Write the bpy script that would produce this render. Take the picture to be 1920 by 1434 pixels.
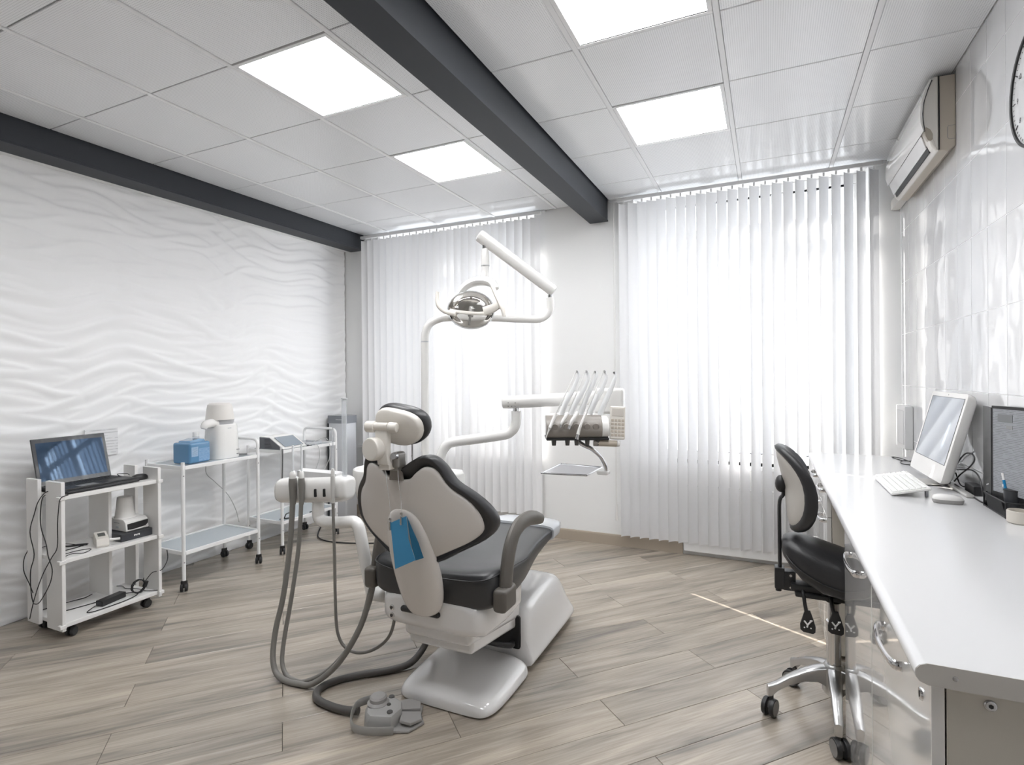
import bpy, bmesh, math, random
import numpy as np
from mathutils import Vector, Matrix

random.seed(7)
for o in list(bpy.data.objects):
    bpy.data.objects.remove(o, do_unlink=True)
SC = bpy.context.scene
COL = SC.collection
PI = math.pi

# ------------------------------------------------------------------ camera
EYE = 1.46
cam_data = bpy.data.cameras.new('camera')
cam = bpy.data.objects.new('camera', cam_data)
COL.objects.link(cam)
yaw, roll, pitch = 0.43554896, -0.00884817, -0.00318227
r_ = Vector((math.cos(yaw), math.sin(yaw), 0)); d_ = Vector((-math.sin(yaw), math.cos(yaw), 0)); u_ = Vector((0, 0, 1))
d_, u_ = math.cos(pitch) * d_ + math.sin(pitch) * u_, math.cos(pitch) * u_ - math.sin(pitch) * d_
r_, u_ = math.cos(roll) * r_ + math.sin(roll) * u_, math.cos(roll) * u_ - math.sin(roll) * r_
M = Matrix((r_, u_, -d_)).transposed().to_4x4()
M.translation = (0, 0, EYE)
cam.matrix_world = M
cam_data.sensor_fit = 'HORIZONTAL'
cam_data.sensor_width = 36.0
cam_data.lens = 36.0 * 1029.343 / 1920.0
cam_data.shift_y = -10.75 / 1920.0
cam_data.clip_start = 0.05
SC.camera = cam

# ------------------------------------------------------------------ world, sun, window light, exposure
SC.view_settings.view_transform = 'Standard'
SC.view_settings.look = 'None'
SC.view_settings.gamma = 1.0
SC.view_settings.use_curve_mapping = False
SC.view_settings.exposure = 0.69
WORLD_STRENGTH = 2.3
PANEL_STRENGTH = 11.5
SUN_STRENGTH = 15.0
w = bpy.data.worlds.new('sky'); SC.world = w
w.use_nodes = True
bg = w.node_tree.nodes['Background']
bg.inputs[0].default_value = (0.90, 0.95, 1.0, 1)
bg.inputs[1].default_value = WORLD_STRENGTH

def add_light(name, kind, loc, direction, energy, color=(1, 1, 1), **kw):
    l = bpy.data.lights.new(name, kind)
    l.energy = energy; l.color = color
    for k, v in kw.items():
        setattr(l, k, v)
    o = bpy.data.objects.new(name, l); COL.objects.link(o)
    o.location = loc
    o.rotation_euler = Vector(direction).to_track_quat('-Z', 'Y').to_euler()
    return o

sun = add_light('sun', 'SUN', (-6, 9, 6), (0.8713, -0.4909, -0.45), SUN_STRENGTH, (1.0, 0.96, 0.9), angle=math.radians(0.3))
for nm, x0, x1 in (('window_portal_left', -3.70, -1.79), ('window_portal_right', -1.05, 0.70)):
    l = add_light(nm, 'AREA', ((x0 + x1) / 2, 4.99, 1.82), (0, -1, 0), 1.0, shape='RECTANGLE', size=x1 - x0, size_y=2.15)
    l.data.cycles.is_portal = True

# ------------------------------------------------------------------ materials
MATS = {}
def mat(name, color, rough=0.5, metal=0.0, spec=0.5, coat=0.0, bump=None, **kw):
    if name in MATS:
        return MATS[name]
    m = bpy.data.materials.new(name); m.use_nodes = True
    nt = m.node_tree; b = nt.nodes['Principled BSDF']
    b.inputs['Base Color'].default_value = (*color, 1)
    b.inputs['Roughness'].default_value = rough
    b.inputs['Metallic'].default_value = metal
    b.inputs['Specular IOR Level'].default_value = spec
    b.inputs['Coat Weight'].default_value = coat
    b.inputs['Coat Roughness'].default_value = 0.05
    for k, v in kw.items():
        b.inputs[k].default_value = v
    # every material keeps a faint procedural mottling
    tc = nt.nodes.new('ShaderNodeTexCoord')
    n = nt.nodes.new('ShaderNodeTexNoise')
    sc, st = bump if bump else (40.0, 0.02 if rough > 0.21 else 0.0)
    n.inputs['Scale'].default_value = sc
    nt.links.new(tc.outputs['Object'], n.inputs['Vector'])
    bp = nt.nodes.new('ShaderNodeBump'); bp.inputs['Strength'].default_value = st
    bp.inputs['Distance'].default_value = 0.002
    nt.links.new(n.outputs['Fac'], bp.inputs['Height'])
    nt.links.new(bp.outputs['Normal'], b.inputs['Normal'])
    MATS[name] = m
    return m

def emis(name, color, strength):
    m = bpy.data.materials.new(name); m.use_nodes = True
    nt = m.node_tree; nt.nodes.clear()
    o = nt.nodes.new('ShaderNodeOutputMaterial'); e = nt.nodes.new('ShaderNodeEmission')
    e.inputs[0].default_value = (*color, 1); e.inputs[1].default_value = strength
    nt.links.new(e.outputs[0], o.inputs[0])
    return m

def glassy(name, color=(1, 1, 1), clear=0.9, rough=0.02):
    """thin clear plastic or glass: mostly transparent with a glossy skin"""
    m = bpy.data.materials.new(name); m.use_nodes = True
    nt = m.node_tree; nt.nodes.clear()
    o = nt.nodes.new('ShaderNodeOutputMaterial')
    t = nt.nodes.new('ShaderNodeBsdfTransparent'); t.inputs[0].default_value = (*color, 1)
    g = nt.nodes.new('ShaderNodeBsdfGlossy'); g.inputs['Roughness'].default_value = rough
    d = nt.nodes.new('ShaderNodeBsdfDiffuse'); d.inputs[0].default_value = (*color, 1)
    lw = nt.nodes.new('ShaderNodeLayerWeight'); lw.inputs[0].default_value = 0.5
    pw = nt.nodes.new('ShaderNodeMath'); pw.operation = 'POWER'; pw.inputs[1].default_value = 4.0
    fr = nt.nodes.new('ShaderNodeMath'); fr.operation = 'MULTIPLY_ADD'; fr.inputs[1].default_value = 0.8; fr.inputs[2].default_value = 0.045
    nt.links.new(lw.outputs['Facing'], pw.inputs[0]); nt.links.new(pw.outputs[0], fr.inputs[0])
    mx = nt.nodes.new('ShaderNodeMixShader'); mx2 = nt.nodes.new('ShaderNodeMixShader')
    mx2.inputs[0].default_value = 1 - clear
    nt.links.new(t.outputs[0], mx2.inputs[1]); nt.links.new(d.outputs[0], mx2.inputs[2])
    nt.links.new(fr.outputs[0], mx.inputs[0])
    nt.links.new(mx2.outputs[0], mx.inputs[1]); nt.links.new(g.outputs[0], mx.inputs[2])
    nt.links.new(mx.outputs[0], o.inputs[0])
    return m

def slat_material():
    m = bpy.data.materials.new('blind_fabric'); m.use_nodes = True
    nt = m.node_tree; nt.nodes.clear()
    o = nt.nodes.new('ShaderNodeOutputMaterial')
    d = nt.nodes.new('ShaderNodeBsdfDiffuse'); d.inputs[0].default_value = (0.86, 0.86, 0.87, 1)
    t = nt.nodes.new('ShaderNodeBsdfTranslucent'); t.inputs[0].default_value = (0.80, 0.82, 0.86, 1)
    mx = nt.nodes.new('ShaderNodeMixShader'); mx.inputs[0].default_value = 0.045
    nt.links.new(d.outputs[0], mx.inputs[1]); nt.links.new(t.outputs[0], mx.inputs[2])
    nt.links.new(mx.outputs[0], o.inputs[0])
    return m

def floor_material():
    m = bpy.data.materials.new('oak_laminate'); m.use_nodes = True
    nt = m.node_tree; b = nt.nodes['Principled BSDF']; N = nt.nodes.new; L = nt.links.new
    tc = N('ShaderNodeTexCoord'); oi = N('ShaderNodeObjectInfo')
    mul = N('ShaderNodeMath'); mul.operation = 'MULTIPLY'; mul.inputs[1].default_value = 37.0
    L(oi.outputs['Random'], mul.inputs[0])
    comb = N('ShaderNodeCombineXYZ'); L(mul.outputs[0], comb.inputs[0]); L(mul.outputs[0], comb.inputs[1]); L(mul.outputs[0], comb.inputs[2])
    add = N('ShaderNodeVectorMath'); add.operation = 'ADD'
    L(tc.outputs['Object'], add.inputs[0]); L(comb.outputs[0], add.inputs[1])
    def noise(scale, detail, rough, dist=0.0):
        mp = N('ShaderNodeMapping'); mp.inputs['Scale'].default_value = scale
        L(add.outputs[0], mp.inputs['Vector'])
        n = N('ShaderNodeTexNoise'); n.inputs['Scale'].default_value = 1.0
        n.inputs['Detail'].default_value = detail; n.inputs['Roughness'].default_value = rough
        n.inputs['Distortion'].default_value = dist
        L(mp.outputs[0], n.inputs['Vector'])
        return n
    broad = noise((1.1, 11.0, 1), 4, 0.55, 0.6)
    ramp = N('ShaderNodeValToRGB'); cr = ramp.color_ramp
    cr.elements[0].position = 0.30; cr.elements[0].color = (0.205, 0.181, 0.155, 1)
    cr.elements[1].position = 0.72; cr.elements[1].color = (0.50, 0.434, 0.358, 1)
    e = cr.elements.new(0.44); e.color = (0.345, 0.301, 0.253, 1)
    e = cr.elements.new(0.56); e.color = (0.43, 0.373, 0.310, 1)
    L(broad.outputs['Fac'], ramp.inputs[0])
    # cathedral figure
    mpw = N('ShaderNodeMapping'); mpw.inputs['Scale'].default_value = (0.9, 6.5, 1); L(add.outputs[0], mpw.inputs['Vector'])
    wv = N('ShaderNodeTexWave'); wv.wave_type = 'RINGS'; wv.inputs['Scale'].default_value = 2.6
    wv.inputs['Distortion'].default_value = 7.0; wv.inputs['Detail'].default_value = 3.0; wv.inputs['Detail Scale'].default_value = 1.1
    L(mpw.outputs[0], wv.inputs['Vector'])
    msk = noise((0.9, 3.5, 1), 2, 0.5)
    mr = N('ShaderNodeMapRange'); mr.inputs[1].default_value = 0.52; mr.inputs[2].default_value = 0.68; mr.inputs[3].default_value = 0.0; mr.inputs[4].default_value = 0.38
    L(msk.outputs['Fac'], mr.inputs[0])
    wr = N('ShaderNodeMapRange'); wr.inputs[3].default_value = 0.72; wr.inputs[4].default_value = 1.12; L(wv.outputs['Fac'], wr.inputs[0])
    mixw = N('ShaderNodeMix'); mixw.data_type = 'RGBA'; mixw.blend_type = 'MULTIPLY'
    L(mr.outputs[0], mixw.inputs[0]); L(ramp.outputs[0], mixw.inputs[6]); L(wr.outputs[0], mixw.inputs[7])
    fine = noise((5.0, 130.0, 1), 3, 0.6)
    fr = N('ShaderNodeMapRange'); fr.inputs[1].default_value = 0.3; fr.inputs[2].default_value = 0.7; fr.inputs[3].default_value = 0.84; fr.inputs[4].default_value = 1.12
    L(fine.outputs['Fac'], fr.inputs[0])
    mixf = N('ShaderNodeMix'); mixf.data_type = 'RGBA'; mixf.blend_type = 'MULTIPLY'; mixf.inputs[0].default_value = 1.0
    L(mixw.outputs[2], mixf.inputs[6]); L(fr.outputs[0], mixf.inputs[7])
    # board-to-board tone
    tr = N('ShaderNodeMapRange'); tr.inputs[3].default_value = 0.84; tr.inputs[4].default_value = 1.12; L(oi.outputs['Random'], tr.inputs[0])
    mixt = N('ShaderNodeMix'); mixt.data_type = 'RGBA'; mixt.blend_type = 'MULTIPLY'; mixt.inputs[0].default_value = 1.0
    L(mixf.outputs[2], mixt.inputs[6]); L(tr.outputs[0], mixt.inputs[7])
    L(mixt.outputs[2], b.inputs['Base Color'])
    b.inputs['Roughness'].default_value = 0.25
    b.inputs['Specular IOR Level'].default_value = 0.85
    bp = N('ShaderNodeBump'); bp.inputs['Strength'].default_value = 0.08; bp.inputs['Distance'].default_value = 0.001
    L(fine.outputs['Fac'], bp.inputs['Height']); L(bp.outputs['Normal'], b.inputs['Normal'])
    return m

def ceiling_tile_material():
    m = bpy.data.materials.new('perforated_tile'); m.use_nodes = True
    nt = m.node_tree; b = nt.nodes['Principled BSDF']; N = nt.nodes.new; L = nt.links.new
    tc = N('ShaderNodeTexCoord')
    mp = N('ShaderNodeMapping'); mp.inputs['Scale'].default_value = (110, 110, 110); L(tc.outputs['Object'], mp.inputs['Vector'])
    fr = N('ShaderNodeVectorMath'); fr.operation = 'FRACTION'; L(mp.outputs[0], fr.inputs[0])
    sb = N('ShaderNodeVectorMath'); sb.operation = 'SUBTRACT'; sb.inputs[1].default_value = (0.5, 0.5, 0.5); L(fr.outputs[0], sb.inputs[0])
    sp = N('ShaderNodeSeparateXYZ'); L(sb.outputs[0], sp.inputs[0])
    cb = N('ShaderNodeCombineXYZ'); L(sp.outputs[0], cb.inputs[0]); L(sp.outputs[1], cb.inputs[1])
    ln = N('ShaderNodeVectorMath'); ln.operation = 'LENGTH'; L(cb.outputs[0], ln.inputs[0])
    lt = N('ShaderNodeMath'); lt.operation = 'LESS_THAN'; lt.inputs[1].default_value = 0.24; L(ln.outputs['Value'], lt.inputs[0])
    mx = N('ShaderNodeMix'); mx.data_type = 'RGBA'
    mx.inputs[6].default_value = (0.92, 0.93, 0.95, 1); mx.inputs[7].default_value = (0.62, 0.63, 0.65, 1)
    L(lt.outputs[0], mx.inputs[0]); L(mx.outputs[2], b.inputs['Base Color'])
    b.inputs['Roughness'].default_value = 0.20
    b.inputs['Metallic'].default_value = 0.0
    b.inputs['Specular IOR Level'].default_value = 0.7
    return m

def tile_material():
    m = bpy.data.materials.new('glossy_white_tile'); m.use_nodes = True
    nt = m.node_tree; b = nt.nodes['Principled BSDF']; N = nt.nodes.new; L = nt.links.new
    b.inputs['Base Color'].default_value = (0.70, 0.70, 0.71, 1); b.inputs['Roughness'].default_value = 0.04; b.inputs['Coat Weight'].default_value = 0.8; b.inputs['Coat Roughness'].default_value = 0.02
    b.inputs['Specular IOR Level'].default_value = 0.6
    ge = N('ShaderNodeNewGeometry'); n = N('ShaderNodeTexNoise'); n.inputs['Scale'].default_value = 4.5; n.inputs['Detail'].default_value = 1.0
    L(ge.outputs['Position'], n.inputs['Vector'])
    bp = N('ShaderNodeBump'); bp.inputs['Strength'].default_value = 0.5; bp.inputs['Distance'].default_value = 0.01
    L(n.outputs['Fac'], bp.inputs['Height']); L(bp.outputs['Normal'], b.inputs['Normal']); L(bp.outputs['Normal'], b.inputs['Coat Normal'])
    return m

def screen_material(name, color, rough=0.06, spec=1.0):
    m = mat(name, color, rough, spec=spec, coat=1.0)
    return m

def print_material(name, paper, ink, scale, thr):
    """paper with unreadable printed lines"""
    m = bpy.data.materials.new(name); m.use_nodes = True
    nt = m.node_tree; b = nt.nodes['Principled BSDF']; N = nt.nodes.new; L = nt.links.new
    tc = N('ShaderNodeTexCoord')
    mp = N('ShaderNodeMapping'); mp.inputs['Scale'].default_value = scale; L(tc.outputs['Object'], mp.inputs['Vector'])
    wv = N('ShaderNodeTexWave'); wv.bands_direction = 'Z'; wv.inputs['Scale'].default_value = 1.0; L(mp.outputs[0], wv.inputs['Vector'])
    ns = N('ShaderNodeTexNoise'); ns.inputs['Scale'].default_value = 3.0; ns.inputs['Detail'].default_value = 2
    L(mp.outputs[0], ns.inputs['Vector'])
    mu = N('ShaderNodeMath'); mu.operation = 'MULTIPLY'; L(wv.outputs['Fac'], mu.inputs[0]); L(ns.outputs['Fac'], mu.inputs[1])
    gt = N('ShaderNodeMath'); gt.operation = 'GREATER_THAN'; gt.inputs[1].default_value = thr; L(mu.outputs[0], gt.inputs[0])
    mx = N('ShaderNodeMix'); mx.data_type = 'RGBA'; mx.inputs[6].default_value = (*paper, 1); mx.inputs[7].default_value = (*ink, 1)
    L(gt.outputs[0], mx.inputs[0]); L(mx.outputs[2], b.inputs['Base Color'])
    b.inputs['Roughness'].default_value = 0.55
    return m

WHITE_PLASTIC = mat('white_plastic', (0.82, 0.81, 0.79), 0.22, coat=0.3)
CREAM_PLASTIC = mat('cream_plastic', (0.78, 0.745, 0.69), 0.35)
WHITE_METAL = mat('white_enamel_metal', (0.84, 0.84, 0.84), 0.3, coat=0.2)
CHAIR_WHITE = mat('glossy_white_shell', (0.80, 0.79, 0.785), 0.10, coat=0.8)
SHELL_BEIGE = mat('warm_white_back_shell', (0.70, 0.665, 0.63), 0.22, coat=0.3)
BLACK_VINYL = mat('black_vinyl', (0.022, 0.022, 0.024), 0.38, spec=0.55, bump=(180, 0.08))
SEAT_VINYL = mat('charcoal_vinyl', (0.035, 0.036, 0.038), 0.36, spec=0.6, bump=(180, 0.08))
BLACK_PLASTIC = mat('black_plastic', (0.018, 0.018, 0.019), 0.4)
DARK_RUBBER = mat('black_rubber', (0.025, 0.025, 0.026), 0.55)
CABLE = mat('black_cable', (0.015, 0.015, 0.016), 0.45)
TAUPE = mat('taupe_plastic', (0.29, 0.265, 0.24), 0.32)
ARM_TAUPE = mat('dark_taupe_polyurethane', (0.115, 0.105, 0.092), 0.42)
HOSE = mat('grey_silicone_hose', (0.21, 0.20, 0.185), 0.45)
DARK_HOSE = mat('dark_grey_hose', (0.085, 0.08, 0.075), 0.5)
PEDAL_GREY = mat('grey_pedal_plastic', (0.36, 0.35, 0.34), 0.4)
PEDAL_DARK = mat('dark_grey_pedal_rubber', (0.09, 0.087, 0.083), 0.5)
CHROME = mat('chrome', (0.72, 0.72, 0.73), 0.10, 1.0)
STEEL = mat('brushed_steel', (0.62, 0.62, 0.63), 0.25, 1.0)
ALU = mat('polished_aluminium', (0.60, 0.60, 0.60), 0.30, 1.0)
MIRROR = mat('mirror_reflector', (0.72, 0.70, 0.67), 0.03, 1.0)
GREY_BRACKET = mat('grey_bracket_metal', (0.30, 0.29, 0.275), 0.35, 0.6)
LAMINATE = mat('white_laminate', (0.80, 0.79, 0.775), 0.3)
GLOSS_DOOR = mat('high_gloss_white_door', (0.80, 0.785, 0.765), 0.05, coat=1.0)
WORKTOP = mat('white_worktop', (0.68, 0.68, 0.685), 0.22, coat=0.2)
WORKTOP_END = mat('worktop_end_board', (0.60, 0.575, 0.54), 0.5)
CARCASS = mat('beige_carcass_board', (0.60, 0.565, 0.50), 0.45)
BEAM = mat('anthracite_beam_paint', (0.046, 0.050, 0.058), 0.55, spec=0.3, bump=(25, 0.05))
WALL_WHITE = mat('white_wall_paint', (0.86, 0.86, 0.855), 0.6, bump=(120, 0.05))
RELIEF = mat('gypsum_relief_white', (0.90, 0.90, 0.905), 0.55)
TILE = tile_material()
GROUT = mat('white_grout', (0.88, 0.88, 0.88), 0.8)
SKIRTING = mat('grey_oak_skirting', (0.42, 0.36, 0.29), 0.45, bump=(60, 0.1))
GRID_WHITE = mat('white_ceiling_grid', (0.86, 0.86, 0.87), 0.35)
VOID = mat('dark_ceiling_void', (0.20, 0.20, 0.21), 0.9)
PVC = mat('white_pvc_frame', (0.85, 0.85, 0.85), 0.3)
BLUE_PAPER = mat('blue_bib_paper', (0.055, 0.27, 0.50), 0.65)
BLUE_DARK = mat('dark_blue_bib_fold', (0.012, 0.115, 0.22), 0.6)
DARK_BOX = mat('dark_grey_metal_case', (0.035, 0.037, 0.042), 0.38)
GREY_LIGHT = mat('pale_grey_plastic', (0.52, 0.53, 0.55), 0.35)
AC_BODY = mat('cream_air_conditioner', (0.74, 0.71, 0.665), 0.25, coat=0.3)
AC_SIDE = mat('beige_air_conditioner_back', (0.52, 0.465, 0.39), 0.4)
GLASS = glassy('clear_glass', (1, 1, 1), 0.97, 0.0)
CLEAR = glassy('clear_plastic', (0.97, 0.98, 0.99), 0.80, 0.05)
FILM = glassy('milky_plastic_cover', (0.86, 0.89, 0.93), 0.30, 0.12)
SHELF_GLASS = glassy('frosted_shelf_glass', (0.72, 0.78, 0.82), 0.35, 0.1)
SLAT = slat_material()
OAK = floor_material()
CTILE = ceiling_tile_material()
LIGHT = emis('luminous_panel', (0.985, 0.99, 1.0), PANEL_STRENGTH)
LAPTOP_SCREEN = screen_material('laptop_screen_glass', (0.012, 0.022, 0.04), 0.03, 0.9)
LAPTOP_SCREEN.node_tree.nodes['Principled BSDF'].inputs['Specular Tint'].default_value = (0.45, 0.68, 1.0, 1)  # blue tint imitates the polarised blue of the reflected light
LAPTOP_SCREEN.node_tree.nodes['Principled BSDF'].inputs['Coat Tint'].default_value = (0.55, 0.75, 1.0, 1)
LAPTOP_SCREEN.node_tree.nodes['Principled BSDF'].inputs['Coat Weight'].default_value = 0.25
PC_SCREEN = screen_material('monitor_glass', (0.16, 0.20, 0.26), 0.05, 1.0)  # blue-grey base colour stands in for the pale reflection on dark glass
DEVICE_SCREEN = screen_material('device_touchscreen', (0.28, 0.33, 0.38), 0.1, 1.0)
LCD = mat('grey_lcd', (0.10, 0.105, 0.10), 0.2)
PAPER = print_material('printed_paper', (0.80, 0.80, 0.81), (0.60, 0.60, 0.61), (1, 6, 16), 0.42)
BINDER_PAGE = print_material('printed_page', (0.30, 0.31, 0.33), (0.19, 0.195, 0.205), (14, 14, 50), 0.40)
WHITE_INK = mat('white_print', (0.85, 0.85, 0.85), 0.5)
GREY_INK = mat('grey_print', (0.28, 0.28, 0.28), 0.5)
BLUE_JUG = mat('blue_liquid_jug', (0.10, 0.245, 0.42), 0.12, coat=0.5)
BLUE_LABEL = mat('pale_blue_label', (0.30, 0.44, 0.60), 0.4)
PEN_BLUE = mat('blue_pen_plastic', (0.01, 0.20, 0.42), 0.3)
GOLD = mat('brass_pen', (0.50, 0.38, 0.22), 0.35, 0.5)
WAX = mat('frosted_jar', (0.62, 0.58, 0.52), 0.3)

# ------------------------------------------------------------------ mesh helpers
def _merge(dst, src):
    me = bpy.data.meshes.new('tmp'); src.to_mesh(me); src.free()
    dst.from_mesh(me); bpy.data.meshes.remove(me)

class MB:
    def __init__(self):
        self.bm = bmesh.new()
    def box(self, x0, x1, y0, y1, z0, z1, bevel=0.0, seg=2, mtx=None):
        b = bmesh.new()
        bmesh.ops.create_cube(b, size=1.0)
        for v in b.verts:
            v.co = Vector(((x0 + x1) / 2 + v.co.x * (x1 - x0), (y0 + y1) / 2 + v.co.y * (y1 - y0), (z0 + z1) / 2 + v.co.z * (z1 - z0)))
        if bevel > 0:
            bmesh.ops.bevel(b, geom=list(b.edges), offset=bevel, segments=seg, affect='EDGES', profile=0.5)
        if mtx is not None:
            bmesh.ops.transform(b, matrix=mtx, verts=b.verts)
        _merge(self.bm, b); return self
    def cyl(self, p0, p1, r0, r1=None, n=20, bevel=0.0):
        r1 = r0 if r1 is None else r1
        p0, p1 = Vector(p0), Vector(p1); ax = p1 - p0
        b = bmesh.new()
        bmesh.ops.create_cone(b, cap_ends=True, segments=n, radius1=r0, radius2=r1, depth=ax.length)
        if bevel > 0:
            ed = [e for e in b.edges if abs(e.verts[0].co.z - e.verts[1].co.z) < 1e-6]
            bmesh.ops.bevel(b, geom=ed, offset=bevel, segments=2, affect='EDGES', profile=0.5)
        m = Matrix.Translation((p0 + p1) / 2) @ ax.to_track_quat('Z', 'Y').to_matrix().to_4x4()
        bmesh.ops.transform(b, matrix=m, verts=b.verts)
        _merge(self.bm, b); return self
    def ball(self, c, rx, ry=None, rz=None, n=16):
        ry = rx if ry is None else ry; rz = rx if rz is None else rz
        b = bmesh.new()
        bmesh.ops.create_uvsphere(b, u_segments=n, v_segments=max(6, n // 2), radius=1.0)
        for v in b.verts:
            v.co = Vector((c[0] + v.co.x * rx, c[1] + v.co.y * ry, c[2] + v.co.z * rz))
        _merge(self.bm, b); return self
    def loft(self, rings, cap=True, closed=True):
        bm = self.bm
        vr = [[bm.verts.new(p) for p in ring] for ring in rings]
        n = len(vr[0])
        for a, c in zip(vr[:-1], vr[1:]):
            for i in range(n if closed else n - 1):
                j = (i + 1) % n
                try: bm.faces.new((a[i], a[j], c[j], c[i]))
                except ValueError: pass
        if cap:
            for ring in (vr[0], vr[-1]):
                try: bm.faces.new(ring)
                except ValueError: pass
        return self
    def tube(self, pts, r, n=8, smooth=0, rads=None, flat=None):
        """sweep a round (or flattened) section along points; smooth>0 inserts spline points"""
        P = [Vector(p) for p in pts]
        R = list(rads) if rads else [r] * len(P)
        if smooth:
            Q, RR = [], []
            for i in range(len(P) - 1):
                p0 = P[max(i - 1, 0)]; p1 = P[i]; p2 = P[i + 1]; p3 = P[min(i + 2, len(P) - 1)]
                for k in range(smooth):
                    t = k / smooth
                    Q.append(0.5 * ((2 * p1) + (p2 - p0) * t + (2 * p0 - 5 * p1 + 4 * p2 - p3) * t * t + (3 * p1 - p0 - 3 * p2 + p3) * t ** 3))
                    RR.append(R[i] + (R[i + 1] - R[i]) * t)
            Q.append(P[-1]); RR.append(R[-1]); P, R = Q, RR
        T = []
        for i in range(len(P)):
            a = P[max(i - 1, 0)]; b = P[min(i + 1, len(P) - 1)]
            T.append((b - a).normalized())
        up = Vector(flat[0]) if flat else (Vector((0, 0, 1)) if abs(T[0].z) < 0.9 else Vector((1, 0, 0)))
        rings = []
        nrm = (up - T[0] * up.dot(T[0])).normalized()
        for i in range(len(P)):
            if flat:
                nrm = (up - T[i] * up.dot(T[i])).normalized()
            else:
                nrm = (nrm - T[i] * nrm.dot(T[i])).normalized()
            bn = T[i].cross(nrm)
            ka, kb = (flat[1], flat[2]) if flat else (1.0, 1.0)
            rings.append([P[i] + (nrm * math.cos(2 * PI * k / n) * ka + bn * math.sin(2 * PI * k / n) * kb) * R[i] for k in range(n)])
        return self.loft(rings)
    def lathe(self, c, prof, n=24, axis='Z'):
        """prof: (radius, height) pairs"""
        rings = []
        for r, h in prof:
            ring = []
            for k in range(n):
                a = 2 * PI * k / n
                q = (r * math.cos(a), r * math.sin(a), h)
                if axis == 'X': q = (q[2], q[0], q[1])
                if axis == 'Y': q = (q[1], q[2], q[0])
                ring.append(Vector(c) + Vector(q))
            rings.append(ring)
        return self.loft(rings)
    def prism(self, poly, axis, a0, a1, bevel=0.0, seg=2):
        """extrude a 2-D outline; axis 'X': poly is (y,z); 'Y': (x,z); 'Z': (x,y)"""
        b = bmesh.new()
        def P(p, a):
            return Vector((a, p[0], p[1])) if axis == 'X' else Vector((p[0], a, p[1])) if axis == 'Y' else Vector((p[0], p[1], a))
        v0 = [b.verts.new(P(p, a0)) for p in poly]; v1 = [b.verts.new(P(p, a1)) for p in poly]
        b.faces.new(v0); b.faces.new(v1)
        n = len(poly)
        for i in range(n):
            b.faces.new((v0[i], v0[(i + 1) % n], v1[(i + 1) % n], v1[i]))
        bmesh.ops.recalc_face_normals(b, faces=b.faces)
        if bevel > 0:
            ed = [e for e in b.edges if (e.verts[0] in v0) == (e.verts[1] in v0)]
            bmesh.ops.bevel(b, geom=ed, offset=bevel, segments=seg, affect='EDGES', profile=0.5)
        _merge(self.bm, b); return self
    def xf(self, mtx):
        bmesh.ops.transform(self.bm, matrix=mtx, verts=self.bm.verts); return self

def world_loc(o):
    v = Vector((0, 0, 0))
    while o is not None:
        v += o.location; o = o.parent
    return v

def obj(name, mb, m, parent=None, smooth=True, subsurf=0, angle=35, local=False):
    bm = mb.bm if isinstance(mb, MB) else mb
    bmesh.ops.remove_doubles(bm, verts=bm.verts, dist=1e-6)
    bmesh.ops.recalc_face_normals(bm, faces=bm.faces)
    if parent is not None and not local:
        off = -world_loc(parent)
        bmesh.ops.translate(bm, verts=bm.verts, vec=off)
    me = bpy.data.meshes.new(name)
    bm.to_mesh(me); bm.free()
    me.materials.append(m)
    if smooth:
        me.shade_smooth()
        me.set_sharp_from_angle(angle=math.radians(angle))
    o = bpy.data.objects.new(name, me); COL.objects.link(o)
    if parent is not None: o.parent = parent
    if smooth and not subsurf:
        wn_ = o.modifiers.new('face_weighted', 'WEIGHTED_NORMAL'); wn_.keep_sharp = True; wn_.weight = 100
    if subsurf:
        s = o.modifiers.new('subsurf', 'SUBSURF'); s.levels = subsurf; s.render_levels = subsurf
    return o

def thing(name, label, cat, loc=(0, 0, 0), group=None):
    o = bpy.data.objects.new(name, None); COL.objects.link(o)
    o.location = loc; o.empty_display_size = 0.05
    o['label'] = label; o['category'] = cat
    if group: o['group'] = group
    return o

def tag(o, label, cat, group=None):
    o['label'] = label; o['category'] = cat
    if group: o['group'] = group
    return o

def struct(o, label=None):
    o['kind'] = 'structure'
    if label: o['label'] = label
    return o

def text(name, body, size, mtx, m, parent=None):
    c = bpy.data.curves.new(name, 'FONT'); c.body = body; c.size = size
    c.align_x = 'CENTER'; c.align_y = 'CENTER'
    c.materials.append(m)
    t = bpy.data.objects.new(name, c)
    me = None
    COL.objects.link(t)
    dg = bpy.context.evaluated_depsgraph_get()
    me = bpy.data.meshes.new_from_object(t.evaluated_get(dg))
    bpy.data.objects.remove(t, do_unlink=True)
    me.transform(mtx)
    if parent is not None:
        me.transform(Matrix.Translation(-world_loc(parent)))
    if not me.materials: me.materials.append(m)
    o = bpy.data.objects.new(name, me); COL.objects.link(o)
    if parent is not None: o.parent = parent
    return o

def frame(origin, ex, ey):
    ex = Vector(ex).normalized(); ey = Vector(ey); ey = (ey - ex * ey.dot(ex)).normalized(); ez = ex.cross(ey)
    m = Matrix((ex, ey, ez)).transposed().to_4x4(); m.translation = origin
    return m

# ================================================================== room shell
XL, XR, YB, YF, H = -4.12, 0.85, 4.62, -2.6, 2.942

# ---- floor: sub-floor slab and laminate boards laid on the diagonal
mb = MB(); mb.box(XL - .2, XR + .2, YF - .2, YB + .35, -0.10, -0.012)
floor = struct(obj('floor', mb, mat('floor_underlay', (0.10, 0.085, 0.07), 0.9)), 'grey-brown oak laminate floor laid diagonally')
ANG = math.radians(47.5); CA, SA = math.cos(ANG), math.sin(ANG)

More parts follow.
